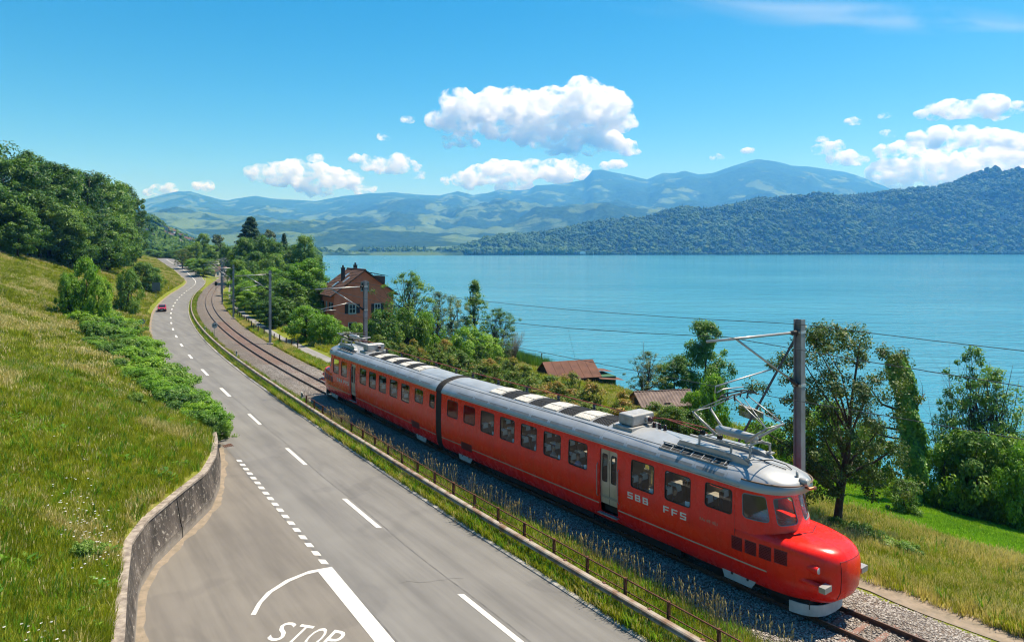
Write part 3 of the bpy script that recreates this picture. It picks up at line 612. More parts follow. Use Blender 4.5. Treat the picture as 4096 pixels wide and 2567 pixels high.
def rrect(a0, a1, z0, z1, ra, rz, ne=6, nc=4):                 # rounded rectangle, returns points and matching outer parameters
    P = []
    cs = [(a0+ra, z0+rz, 180), (a1-ra, z0+rz, 270), (a1-ra, z1-rz, 0), (a0+ra, z1-rz, 90)]
    for i in range(4):
        ca, cz, st = cs[i]
        for k in range(nc+1):
            th = R_(st+90*k/nc); P.append((ca+ra*math.cos(th), cz+rz*math.sin(th), 'c', i))
        na, nz, ns = cs[(i+1) % 4]; p0 = P[-1]; th = R_(ns); p1 = (na+ra*math.cos(th), nz+rz*math.sin(th))
        for k in range(1, ne): P.append((p0[0]+(p1[0]-p0[0])*k/ne, p0[1]+(p1[1]-p0[1])*k/ne, 'e', i, k/ne))
    return P
def panel(mb, G, a0, a1, zs, ops, extra=(), m=0, reveal=.06):
    """skin over (a, z) with rounded openings ops = (a0, a1, z0, z1, ra, rz, margin_a, margin_z)"""
    lines = sorted(set([a0, a1]+[o[0]-o[6] for o in ops]+[o[1]+o[6] for o in ops]+[e for e in extra if not any(o[0]-o[6] < e < o[1]+o[6] for o in ops)]))
    for l0, l1 in zip(lines[:-1], lines[1:]):
        op = [o for o in ops if abs(o[0]-o[6]-l0) < 1e-6 and abs(o[1]+o[6]-l1) < 1e-6]
        if not op:
            for z0, z1 in zip(zs[:-1], zs[1:]): mb.quad(G(l0, z0, 0), G(l1, z0, 0), G(l1, z1, 0), G(l0, z1, 0), m)
            continue
        o = op[0]; cz0, cz1 = o[2]-o[7], o[3]+o[7]; ns = 5
        for lo, hi in ((zs[0], cz0), (cz1, zs[-1])):
            zz = [lo]+[z for z in zs if lo < z < hi]+[hi]
            for z0, z1 in zip(zz[:-1], zz[1:]):
                for k in range(ns):
                    x0, x1 = l0+(l1-l0)*k/ns, l0+(l1-l0)*(k+1)/ns; mb.quad(G(x0, z0, 0), G(x1, z0, 0), G(x1, z1, 0), G(x0, z1, 0), m)
        P = rrect(*o[:6]); corners = [(l0, cz0), (l1, cz0), (l1, cz1), (l0, cz1)]; out = []
        for p in P:
            if p[2] == 'c': out.append(corners[p[3]])
            else: c0, c1 = corners[p[3]], corners[(p[3]+1) % 4]; out.append((c0[0]+(c1[0]-c0[0])*p[4], c0[1]+(c1[1]-c0[1])*p[4]))
        n = len(P)
        for i in range(n):
            j = (i+1) % n; A, B = P[i], P[j]
            if out[i] == out[j]: mb.poly([G(*out[i], 0), G(A[0], A[1], 0), G(B[0], B[1], 0)], m)
            else: mb.quad(G(*out[i], 0), G(A[0], A[1], 0), G(B[0], B[1], 0), G(*out[j], 0), m)
            if reveal: mb.quad(G(A[0], A[1], 0), G(A[0], A[1], -reveal), G(B[0], B[1], -reveal), G(B[0], B[1], 0), m)
def window(G, o, frame_w=.035, name='window', glass=M_GLASS, gasket=M_BLACK, parent=TRAIN, sa=1.):
    fa = frame_w*sa; b = MB(); P = rrect(*o[:6]); Q = rrect(o[0]+fa, o[1]-fa, o[2]+frame_w, o[3]-frame_w, max(o[4]-fa, .01*sa), max(o[5]-frame_w, .01)); n = len(P)
    for i in range(n):
        j = (i+1) % n; b.quad(G(P[i][0], P[i][1], .004), G(P[j][0], P[j][1], .004), G(Q[j][0], Q[j][1], .006), G(Q[i][0], Q[i][1], .006)); b.quad(G(Q[i][0], Q[i][1], .006), G(Q[j][0], Q[j][1], .006), G(Q[j][0], Q[j][1], -.03), G(Q[i][0], Q[i][1], -.03))
    w = b.build(name, gasket, parent); g = MB(); na = 6
    g.grid([[G(o[0]+(o[1]-o[0])*i/na, o[2]+(o[3]-o[2])*k/2, -.025) for i in range(na+1)] for k in range(3)]); g.build('glass', glass, w, smooth=True); return w
ZL = [.5, .62, .8, 1.1, 1.6, 2.2, 3.0, 3.82]
def rect_on(F, s0, s1, z0, z1, sgn, off, mb, m=0, n=6):
    ss = np.linspace(s0, s1, n); zz = np.linspace(z0, z1, 3); mb.grid([[F(*side_pt(s, z, sgn, off)) for s in ss] for z in zz], m)
def build_car(F, L, wins, door, rest):
    mb = MB(); li = MB()
    for sgn in (-1, 1):
        G = lambda a, z, off, sg=sgn: F(a, sg*(side_t(z)+off), z)
        Gi = lambda a, z, off, sg=sgn: F(a, sg*(side_t(z)-.06+off), z)
        ops = [(s0, s1, z0, z1, .13, .13, .06, .06) for s0, s1, z0, z1 in wins]+[(door[0], door[1], .86, 3.62, .1, .1, .06, .05)]
        panel(mb, G, SCX, L, ZL, ops, extra=np.arange(SCX, L, .6)); panel(li, Gi, SCX+.02, L, [1.5, 2.2, 3.0, 3.82], [(o[0], o[1], max(o[2], 1.6), *o[3:]) for o in ops], reveal=0)
        for o in ops[:-1]: window(G, o)
    # nose below, cab above
    ph = np.linspace(-math.pi/2, math.pi/2, 49); zz = _NZ
    mb.grid([[F(*nose_pt(p, z), z) for p in ph] for z in zz]); mb.poly([F(*nose_pt(p, .5), .5) for p in ph])
    mb.poly([F(*nose_pt(p, 2.54), 2.54) for p in ph])
    Gc = lambda a, z, off: F(*cab_pt(a, z, off))
    cw = [(R_(-83), R_(-49), 2.80, 3.68, R_(5), .13, R_(2), .04), (R_(-39), R_(-4.5), 2.72, 3.62, R_(5), .13, R_(1.5), .05)]
    cw += [(-o[1], -o[0], *o[2:]) for o in cw[::-1]]
    panel(mb, Gc, R_(-90), R_(90), [2.3, 2.5, 3.0, 3.5, 3.85], cw, extra=[R_(a) for a in range(-90, 91, 3)])
    for o in cw: window(Gc, o, .03, sa=.55, gasket=M_SLOT)
    # end wall towards the bellows
    e = [F(L, -side_t(z), z) for z in ZL]+[F(L, side_t(z), z) for z in ZL[::-1]]; mb.poly(e)
    mb.build('body', M_RED, TRAIN, ang=32); li.build('inner_lining', M_LINING, TRAIN)
    # floor, underframe
    fl = MB(); fl.box((1.0, -1.34, 1.48), (L-.05, 1.34, 1.53), fn=F); fl.build('floor', M_LINING, TRAIN)
    uf = MB(); uf.box((-.6, -1.0, .32), (L, 1.0, .62), fn=F); uf.box((4.6, -1.2, .28), (8.2, 1.2, .58), fn=F); uf.box((9.5, -1.18, .3), (L-5.2, 1.18, .56), fn=F); uf.build('underframe', M_UNDER, TRAIN)
    # roof
    rf = MB(); prof = [(-w, z) for w, z in zip(_RW, _RZ)]+[(w, z) for w, z in list(zip(_RW, _RZ))[::-1]]
    rf.grid([[F(s, t, z) for t, z in prof] for s in list(np.linspace(SCX, L, 14))]); rf.grid([[F(*sup(p, f, w, p=2.35), z) for p in ph] for z, w, f in zip(_RZ, _RW, _RF)])
    rf.grid([[F(*sup(p, .12, 1.44, p=2.35), 3.80) for p in ph], [F(*sup(p, .5, 1.3, p=2.35), 3.80) for p in ph]])
    rf.build('roof', M_ROOF, TRAIN, ang=40)
    # brim over the windscreen
    br = MB(); br.tube([F(*sup(p, .05, 1.33, p=2.35), 4.12) for p in np.linspace(-1.5, 1.5, 40)], .03, 5); br.build('rain_brim', mat('brim_brown', (.18, .12, .085), .7), TRAIN, smooth=True)
    # seams and long vent slots along the roof shoulder
    sm = MB(); x = 2.4; k = 0
    while x < L-.4:
        w = 1.78 if k % 3 else 1.45
        sm.tube([F(x, t*s2, z+.004) for s2, t, z in [(-1, tt, roof_z(tt)) for tt in (1.44, 1.40, 1.3, 1.15, .9)]], .008, 4); sm.tube([F(x, tt, roof_z(tt)+.004) for tt in (1.44, 1.40, 1.3, 1.15, .9)], .008, 4)
        for sg in (-1, 1):
            if x+w < L-.3:
                vb = MB(); zc = 4.06; vb.grid([[F(s_, sg*(roof_t(zc+dz)+.008), zc+dz) for s_ in (x+.1, x+.16, x+w-.16, x+w-.1)] for dz in (-.055, .055)]); vb.build('roof_vent', M_SLOT, TRAIN)
        x += w; k += 1
    for sg in (-1, 1): sm.tube([F(s_, sg*.98, roof_z(.98)+.01) for s_ in (2.3, L)], .014, 4); sm.tube([F(s_, sg*1.45, 3.86) for s_ in (1.8, L)], .02, 5)
    sm.build('roof_seams', M_SLOT, TRAIN)
    # cream line above the skirt
    st = MB()
    for sg in (-1, 1):
        for a, c in ((.75, door[0]-.05), (door[1]+.05, L-.03)): rect_on(F, a, c, 1.175, 1.225, sg, .005, st, n=30)
    st.build('waist_line', M_CREAM, TRAIN)
    # doors: two leaves each side with a pane, grab rails, step, dark vestibule
    for sg in (-1, 1):
        c = (door[0]+door[1])/2
        for a, b_ in ((door[0]+.0, c-.012), (c+.012, door[1]-.0)):
            Gd = lambda s, z, off, sg=sg: F(s, sg*(side_t(z)-.07+off), z); d = MB()
            o = (a+.1, b_-.1, 2.2, 3.42, .07, .07, .03, .03); panel(d, Gd, a, b_, [1.25, 2.0, 3.62], [o]); dd = d.build('door_leaf', M_DOOR, TRAIN); window(Gd, o, .02, 'door_pane', parent=dd)
        for a in (door[0]-.1, door[1]+.1):
            hb = MB(); hb.tube([F(a, sg*(side_t(1.6)+.01), 1.5), F(a, sg*(side_t(1.6)+.07), 1.6), F(a, sg*(side_t(3)+.07), 2.85), F(a, sg*(side_t(3)+.01), 2.95)], .02, 6)
            hb.build('grab_rail', M_GREY, TRAIN, smooth=True)
        sb = MB(); sb.box((door[0]-.05, sg*1.25, .80), (door[1]+.05, sg*1.52, .84), fn=F); sb.build('step', M_STEEL, TRAIN)
        vb = MB(); vb.box((door[0], sg*1.12, .86), (door[1], sg*1.10, 1.5), fn=F); vb.build('step_well', M_UNDER, TRAIN)
    # skirt grille and louvres
    for sg in (-1, 1):
        g = MB(); rect_on(F, rest['grille'][0], rest['grille'][1], 1.02, 1.44, sg, .007, g); o = g.build('skirt_grille', M_DKRED, TRAIN); g = MB()
        for z in np.arange(1.06, 1.43, .06): g.tube([F(*side_pt(s_, z, sg, .012)) for s_ in rest['grille']], .008, 4)
        g.build('slats', M_DARK, o)
        for a, b_ in ((2.12, 1.68), (1.58, 1.12), (1.02, .56), (.46, .0)):
            dz = (2.12-a)*.045; g = MB(); rect_on(F, b_, a, 1.56+dz, 2.04+dz, sg, .006, g); o = g.build('louvre', M_DKRED, TRAIN); g = MB()
            for z in np.arange(1.60+dz, 2.03+dz, .055): g.tube([F(*side_pt(s_, z, sg, .012)) for s_ in np.linspace(b_+.02, a-.02, 5)], .013, 4)
            g.build('louvre_slats', M_DKRED, o)
    # lamps, buffers, plough, front panel, bonnet lid
    for sg in (-1, 1):
        lb_ = MB(); c = (-.55, sg*1.12, 1.78)
        lb_.tube([F(-.05, sg*1.05, 1.78), F(-.6, sg*1.08, 1.78), F(-.93, sg*1.1, 1.78), F(-.98, sg*1.1, 1.78)], [.05, .14, .15, .13], 14); o = lb_.build('headlamp', M_RED, TRAIN, smooth=True)
        g = MB(); g.tube([F(-.975, sg*1.1, 1.78), F(-.995, sg*1.1, 1.78)], [.115, .1], 14); g.build('lens', M_LAMP, o)
        bb = MB(); bb.tube([F(.1, sg*1.1, 1.30), F(-1.15, sg*1.2, 1.32)], [.14, .09], 10); o = bb.build('buffer', M_RED, TRAIN, smooth=True); g = MB(); g.box((-1.36, sg*1.2-.21, 1.24), (-1.14, sg*1.2+.21, 1.42), fn=F); g.build('buffer_pad', M_STEEL, o)
    p = MB(); pp = np.linspace(-1.35, 1.35, 25); A = [[F(*sup(a, -.95, 1.22, sc=.55), z) for a in pp] for z in (.10, .47)]; p.grid(A); p.grid([[F(*sup(a, -.92, 1.19, sc=.55), z) for a in pp] for z in (.10, .47)]); p.grid([A[0], [F(*sup(a, -.92, 1.19, sc=.55), .10) for a in pp]]); p.build('snow_plough', M_PLOUGH, TRAIN, smooth=True)
    fp = MB(); fp.grid([[F(*nose_pt(a, z, .018), z) for a in np.linspace(R_(-17), R_(17), 9)] for z in (.82, 1.1, 1.5, 1.9, 2.1)]); o = fp.build('front_panel', M_RED, TRAIN, smooth=True)
    fs = MB(); fs.tube([F(*nose_pt(R_(-17), z, .012), z) for z in (.82, 1.2, 1.7, 2.1)]+[F(*nose_pt(R_(a), 2.1, .012), 2.1) for a in (-10, 0, 10)]+[F(*nose_pt(R_(17), z, .012), z) for z in (2.1, 1.7, 1.2, .82)], .012, 5); fs.build('panel_edge', M_DKRED, o)
    hl = MB(); ts_ = np.linspace(-.72, .72, 13); hl.grid([[F(.62-.75*(1-.35*abs(t/.72))*k, t, hood_z(.62-.75*(1-.35*abs(t/.72))*k, t)+.022) for t in ts_] for k in (0, .5, 1)]); o = hl.build('bonnet_lid', M_RED, TRAIN, smooth=True)
    hs_ = MB(); hs_.tube([F(.6-.75*(1-.35*abs(t/.72)), t, hood_z(.6-.75*(1-.35*abs(t/.72)), t)+.015) for t in ts_], .018, 5); hs_.tube([F(s_, 0, hood_z(s_, 0)+.004) for s_ in np.linspace(-.1, -1.35, 10)], .007, 4); hs_.build('lid_edge', M_DKRED, o)
    # bogies with wheels and white side plates
    for c in (1.95, L-2.35):
        for sg in (-1, 1):
            pl = MB(); pl.add([F(c+x_, sg*(1.2+y), z) for y in (0, .03) for x_, z in ((-.78, .74), (.78, .74), (.62, .30), (-.5, .30))], [(0, 1, 2, 3), (7, 6, 5, 4), (0, 4, 5, 1), (1, 5, 6, 2), (2, 6, 7, 3), (3, 7, 4, 0)])
            o = pl.build('bogie_plate', M_PLOUGH, TRAIN); h = MB()
            for x_ in (-.35, .3): h.tube([F(c+x_, sg*1.231, .55), F(c+x_, sg*1.24, .55)], .05, 10)
            h.build('plate_holes', M_BLACK, o)
            for x_ in (-1.25, 1.25):
                w = MB(); cc = F(c+x_, sg*.74, .45); ax = F(0, 1, 0)-F(0, 0, 0)
                w.tube([cc-ax*.06, cc-ax*.05, cc+ax*.05, cc+ax*.07], [.44, .46, .45, .40], 22); w.tube([cc+ax*.05, cc+ax*.3*sg*sg, cc+ax*.34], [.16, .15, .1], 12); w.build('wheel', M_UNDER, TRAIN, ang=40)
    # roof grilles: pale and dark blocks in turn
    x = rest['grid'][0]; ln = rest['grid'][1]
    for k in range(8):
        for t0, t1 in ((-.78, -.36), (-.30, .30), (.36, .78)):
            pale = k % 2 == 1; b = MB(); za, zb = roof_z(t0), roof_z(t1)
            for i in range(9):
                xa = x+.06+(ln-.14)*i/9; xb = xa+(ln-.14)/9*(.78 if pale else .45)
                b.add([F(xa, t0, za+.015), F(xb, t0, za+.015), F(xb, t1, zb+.015), F(xa, t1, zb+.015)]+[F(xa, t0, za+.055), F(xb, t0, za+.055), F(xb, t1, zb+.055), F(xa, t1, zb+.055)], [(4, 5, 6, 7), (0, 1, 5, 4), (2, 3, 7, 6), (1, 2, 6, 5), (3, 0, 4, 7)])
            tm = (t0+t1)/2
            if pale: b.add([F(x+.04, t0, za+.02), F(x+ln-.06, t0, za+.02), F(x+ln-.06, t1, zb+.02), F(x+.04, t1, zb+.02)], [(0, 1, 2, 3)])
            o = b.build('roof_grille', M_ROOFLT if pale else M_DARK, TRAIN)
            if not pale: b = MB(); b.add([F(x+.03, t0, za+.012), F(x+ln-.03, t0, za+.012), F(x+ln-.03, t1, zb+.012), F(x+.03, t1, zb+.012)], [(0, 1, 2, 3)]); b.build('grille_tray', M_SLOT, o)
        x += ln
    # equipment box with bushing
    s0 = rest['box']; b = MB(); bx = (s0, s0+.85, -.55, .85, 4.62, 5.10)
    b.box((s0-.15, -.75, 4.44), (s0+1.0, 1.0, 4.60), fn=F); o = b.build('equipment_plinth', M_GREY, TRAIN)
    b = MB(); b.box((bx[0], bx[2], bx[4]), (bx[1], bx[3], bx[5]), fn=F); o = b.build('equipment_box', M_GREY, TRAIN); md = o.modifiers.new('bevel', 'BEVEL'); md.width = .07; md.segments = 3
    fs_ = -1 if rest['box_front'] else 1; xs = bx[0] if rest['box_front'] else bx[1]
    b = MB(); b.tube([F(xs+.02*-fs_, .35, 4.86), F(xs+.16*fs_, .35, 4.86)], .13, 14); b.tube([F(xs+.16*fs_, .35, 4.86), F(xs+.32*fs_, .35, 4.86)], [.12, .10], 14, m=1); b.build('bushing', [M_GREY, M_INSUL], TRAIN, smooth=True)
    # red roof pipe on insulators
    ipos = np.arange(rest['pipe'], L+.1, 2.66); zb = roof_z(.82)
    im = MB()
    for s_ in ipos:
        b = MB(); c = F(s_, .82, 0)
        for k in range(4): b.lathe([(.06, zb+ZR+.02+.08*k), (.11, zb+ZR+.045+.08*k), (.06, zb+ZR+.08+.08*k)], 8, (c[0], c[1], 0))
        b.build('insulator', M_INSUL, TRAIN, smooth=True)
    b = MB(); b.tube([F(s_, .82, zb+.34-.0*k) for k, s_ in enumerate(np.linspace(rest['box']+.4, L, 12))], .025, 6); b.tube([F(rest['box']+.3, .82, zb+.34), F(rest['box']-.9, .55, 5.0), F(4.0, -.35, 5.12)], .022, 6); b.tube([F(rest['box']+.3, .7, zb+.4), F(rest['box']-1.0, .8, 4.95), F(3.9, .3, 5.12)], .022, 6); b.build('roof_pipe', M_PIPE, TRAIN, smooth=True)
    for s_ in (rest['box']-.35, rest['box']-.65, rest['box']-.95):
        b = MB(); c = F(s_, .45, 0)
        for k in range(5): b.lathe([(.05, 4.86+.06*k), (.1, 4.88+.06*k), (.05, 4.92+.06*k)], 8, (c[0], c[1], 0))
        b.build('insulator', M_INSUL, TRAIN, smooth=True)
    # open vent trough, fairings and walkway around the pantograph
    for sg in (-1, 1):
        b = MB(); b.add([F(2.6, sg*1.13, 4.30), F(5.7, sg*1.13, 4.30), F(5.7, sg*.86, 4.43), F(2.6, sg*.86, 4.43)], [(0, 1, 2, 3)]); o = b.build('vent_trough', M_DARK, TRAIN); b = MB()
        b.bar(F(2.5, sg*1.15, 4.31), F(5.75, sg*1.15, 4.31), .04, .05); b.bar(F(2.6, sg*.84, 4.50), F(5.75, sg*.84, 4.50), .10, .04)
        for s_ in np.arange(2.7, 5.8, .5): b.bar(F(s_, sg*1.13, 4.32), F(s_, sg*.86, 4.46), .04, .03)
        b.build('trough_bars', M_GREY, o)
        pr = [(1.75, 4.40), (1.85, 4.52), (2.05, 4.62), (2.35, 4.70), (2.75, 4.72), (5.0, 4.72), (5.2, 4.45)]; b = MB()
        for ta, tb in ((.55*sg, .78*sg),):
            n = len(pr); b.add([F(s_, ta, z) for s_, z in pr]+[F(s_, tb, z) for s_, z in pr], [tuple(range(n)), tuple(range(n, 2*n))[::-1]]+[(i, i+1, n+i+1, n+i) for i in range(n-1)])
        b.build('fairing', M_ROOF, TRAIN)
    b = MB(); b.tube([F(2.0, -.3, 4.52), F(1.5, .1, 4.60), F(1.0, .25, 4.52), F(.75, .2, 4.42)], .02, 5); b.tube([F(2.1, .2, 4.53), F(1.5, -.2, 4.56), F(.85, 0, 4.44)], .016, 5); b.build('roof_cable', M_BLACK, TRAIN, smooth=True)
    b = MB(); b.tube([F(.25, -.12, 4.22), F(.0, -.12, 4.22), F(-.06, -.12, 4.22)], [.1, .13, .11], 12); b.tube([F(.4, -.05, 4.25), F(.4, -.05, 4.5)], [.05, .045], 8); o = b.build('roof_lamp', M_GREY, TRAIN, smooth=True); b = MB(); b.tube([F(-.062, -.12, 4.22), F(-.07, -.12, 4.22)], .1, 12); b.build('lens', M_LAMP, o)
    b = MB(); b.tube([F(.1, -.05, 4.02), F(-.06, -.05, 4.0), F(-.1, .08, 4.0), F(-.12, .2, 4.0)], [.05, .045, .05, .075], 10); b.build('horn', M_COPPER, TRAIN, smooth=True)
def pantograph(F, up):
    zk, zh, k1, k2 = (5.90, 6.86, 1.28, 4.55) if up else (5.36, 5.50, .75, 5.1); b = MB(); zb = 5.0
    for sg in (-1, 1):
        b.bar(F(1.85, sg*.62, zb), F(4.2, sg*.62, zb), .06, .10)
        for s_ in (1.9, 2.7, 4.15): b.bar(F(s_, sg*.62, zb), F(s_, sg*.66, 4.62), .07, .07); b.box((s_-.12, sg*.66-.12, 4.64), (s_+.12, sg*.66+.12, 4.70), fn=F)
    for s_ in (2.2, 3.9): b.bar(F(s_, -.62, zb+.05), F(s_, .62, zb+.05), .05, .07)
    o = b.build('pantograph_frame', M_GREY, TRAIN); b = MB()
    b.tube([F(2.05, .05, 5.24), F(2.15, .05, 5.25), F(3.0, .05, 5.27), F(3.75, .05, 5.27), F(3.85, .05, 5.27)], [.09, .15, .17, .16, .1], 14); b.build('spring_cylinder', M_ROOF, o, smooth=True)
    for s_, t in ((4.0, -.5), (3.2, -.5), (2.2, .5)):
        b = MB()
        for k in range(3): b.tube([F(s_+.07*k, t, 5.15), F(s_+.03+.07*k, t, 5.15), F(s_+.06+.07*k, t, 5.15)], [.05, .10, .05], 10)
        b.build('insulator', M_BLACK, o, smooth=True)
    b = MB()
    for sg in (-1, 1):
        for kk, s0 in ((k1, 2.3), (k2, 3.65)): b.tube([F(s0, sg*.3, 5.15), F(kk, sg*.55, zk)], [.06, .04], 8)
    b.build('lower_arms', M_GREY, o, smooth=True); b = MB()
    for sg in (-1, 1):
        for kk, hs_ in ((k1, 2.72), (k2, 2.98)):
            b.tube([F(kk, sg*.55, zk), F(hs_, sg*.38, zh-.12)], .022, 6)
        b.tube([F(k1, sg*.55, zk), F(2.85, -sg*.3, zh-.2)], .016, 6)
    for kk in (k1, k2): b.tube([F(kk, -.57, zk), F(kk, .57, zk)], .025, 6)
    b.build('upper_arms', M_STEEL, o, smooth=True); b = MB()
    for s_ in (2.70, 3.0):
        b.tube([F(s_, -1.0, zh-.16), F(s_, -.85, zh-.06), F(s_, -.6, zh), F(s_, .6, zh), F(s_, .85, zh-.06), F(s_, 1.0, zh-.16)], .03, 6)
        for t in (-.45, .45): b.bar(F(s_, t, zh), F(s_+.02, t*.85, zh-.25), .05, .05)
    for t in (-.85, .85): b.bar(F(2.70, t, zh-.06), F(3.0, t, zh-.06), .04, .04)
    b.build('collector_head', M_DARK, o, smooth=True)
W1 = [(20.4, 21.55, 2.58, 3.57), (18.65, 19.8, 2.56, 3.57)]+[(a, a+1.27, 2.42, 3.58) for a in (16.83, 15.04, 13.25, 11.46, 9.66, 5.76, 3.95)]+[(2.1, 3.3, 2.74, 3.64)]
W2 = [(18.87, 19.55, 2.72, 3.55), (16.87, 18.03, 2.70, 3.55)]+[(a, a+1.22, 2.40, 3.55) for a in (14.9, 13.1, 11.3, 9.55, 7.8, 4.0, 2.25)]
build_car(F1, 22.25, W1, (7.82, 8.88), dict(grille=(18.98, 20.08), grid=(8.95, 1.17), box=7.75, box_front=True, pipe=8.9))
build_car(F2, 19.7, W2, (5.95, 6.95), dict(grille=(16.4, 17.5), grid=(7.9, 1.05), box=6.3, box_front=False, pipe=7.6))
pantograph(F1, True); pantograph(F2, False)
def bellows():
    b = MB(); prof = [(-side_t(z)-.02, z) for z in ZL]+[(-w-.02, z+.02) for w, z in zip(_RW, _RZ)]+[(w+.02, z+.02) for w, z in list(zip(_RW, _RZ))[::-1]]+[(side_t(z)+.02, z) for z in ZL[::-1]]
    rings = []
    n = 13
    for k in range(n):
        f = k/(n-1); sc_ = 1.012 if k % 2 else .972; P = []
        for t, z in prof: a = F1(22.2, t*sc_, 2.3+(z-2.3)*sc_); c = F2(19.74, t*sc_, 2.3+(z-2.3)*sc_); P.append(a*(1-f)+c*f)
        rings.append(P)
    b.grid(rings); b.build('bellows', M_BLACK, TRAIN)
bellows()
# lettering on both flanks (built from strokes like the extended capitals on the paint)
GLY = {'S': [(0, .8, 1, 1), (0, .42, .26, .9), (0, .4, 1, .6), (.74, .1, 1, .5), (0, 0, 1, .2)], 'B': [(0, 0, .26, 1), (.1, .8, .92, 1), (.1, .41, .96, .59), (.1, 0, 1, .2), (.72, .5, .95, .92), (.74, .08, 1, .5)], 'F': [(0, 0, .26, 1), (.1, .8, 1, 1), (.1, .40, .9, .58)]}
def letters(F, word, s_start, step, w, z0, h, sgn, slope=0.):
    for i, ch in enumerate(word):
        b = MB(); s0 = s_start+step*i; dirn = 1 if step > 0 else -1
        for k, (x0, y0, x1, y1) in enumerate(GLY[ch]):
            o = .006+.0015*k
            b.quad(*[F(*side_pt(s0+dirn*w*x, z0+h*y, sgn, o)) for x, y in ((x0, y0), (x1, y0), (x1, y1), (x0, y1))])
        b.build('letter', M_LETTER, TRAIN)
letters(F1, 'SBB', 7.2, -.42, .30, 1.92, .27, -1); letters(F1, 'FFS', 5.28, -.42, .30, 1.90, .27, -1)
letters(F2, 'SBB', 3.1, .42, .30, 1.86, .27, -1); letters(F2, 'FFS', 4.55, .42, .30, 1.86, .27, -1)
def small_text(F, s, z, h, txt, sgn=-1, dirn=-1):
    me = text_mesh(txt, 'number_text'); co = np.array([v.co for v in me.vertices])*h
    P = np.array([F(*side_pt(s+dirn*x, z+y, sgn, .006)) for x, y, _ in co])-root_org(TRAIN)
    me.vertices.foreach_set('co', P.astype(np.float32).ravel()); me.update(); me.materials.clear(); me.materials.append(M_CREAM); obj('number', me, TRAIN)
small_text(F1, 3.52, 2.16, .15, 'RAe 4/8 1021')
# seats, tables
def seat_meshes():
    b = MB(); b.box((-.05, -.24, 1.53), (.42, .24, 2.0)); b.box((-.13, -.24, 1.9), (.03, .24, 2.72)); m1 = b.mesh('seat', M_SEAT)
    b = MB(); b.add([(.035, -.17, 2.52), (.035, .17, 2.52), (.035, .13, 2.78), (.035, -.13, 2.78), (-.135, -.17, 2.52), (-.135, .17, 2.52), (-.135, .13, 2.78), (-.135, -.13, 2.78)], [(0, 1, 2, 3), (7, 6, 5, 4), (3, 2, 6, 7), (0, 3, 7, 4), (1, 5, 6, 2)]); m2 = b.mesh('headrest', M_WHITE)
    b = MB(); b.box((-.28, -.4, 2.22), (.28, .4, 2.25)); b.bar((0, 0, 1.5), (0, 0, 2.22), .06); m3 = b.mesh('table', mat('table_top', (.3, .25, .2), .5)); return m1, m2, m3
SM = seat_meshes()
def seat_at(F, s, t, face):
    p = F(s, t, 0); dvec = F(s+1, t, 0)-p; a = math.atan2(dvec[1], dvec[0])+(0 if face > 0 else math.pi)
    o = obj('seat', SM[0], TRAIN); o.location = (p[0]-TRAIN.location.x, p[1]-TRAIN.location.y, 0); o.rotation_euler = (0, 0, a); h = obj('headrest', SM[1], o)
for F, ws in ((F1, W1[2:9]), (F2, W2[2:9])):
    for w in ws:
        c = (w[0]+w[1])/2
        for t in (-1.05, -.5, .5, 1.05):
            seat_at(F, c-.72, t, 1); seat_at(F, c+.72, t, -1)
        for t in (-.95, .95): p = F(c, t, 0); o = obj('table', SM[2], TRAIN); o.location = (p[0]-TRAIN.location.x, p[1]-TRAIN.location.y, 0); o.rotation_euler = (0, 0, math.atan2(D1[1], D1[0]))
# white menu cards standing on the tables
CARD = mat('menu_card', (.7, .74, .78), .6, c2=(.45, .62, .78), scale=7, lo=.45, hi=.5)
cb = MB(); cb.add([(-.09, 0, 0), (.09, 0, 0), (.09, .05, .3), (-.09, .05, .3), (-.09, .1, 0), (.09, .1, 0)], [(0, 1, 2, 3), (3, 2, 5, 4)]); CM = cb.mesh('menu_card', CARD)
def card(F, s, lab, grp=None):
    p = F(s, -1.18, 2.26); o = obj('menu_card', CM); o.location = p; o.rotation_euler = (0, 0, math.atan2(D1[1], D1[0])+R_(20)); tag(o, lab, 'card', grp)
for k, w in enumerate(W1[2:9]):
    card(F1, (w[0]+w[1])/2-.3, 'white folded menu card standing on a table inside the red railcar window', 'menu cards on the railcar tables')
for k, w in enumerate(W2[2:9]):
    card(F2, (w[0]+w[1])/2+.3, 'white folded menu card standing on a table inside the red railcar window', 'menu cards on the railcar tables')
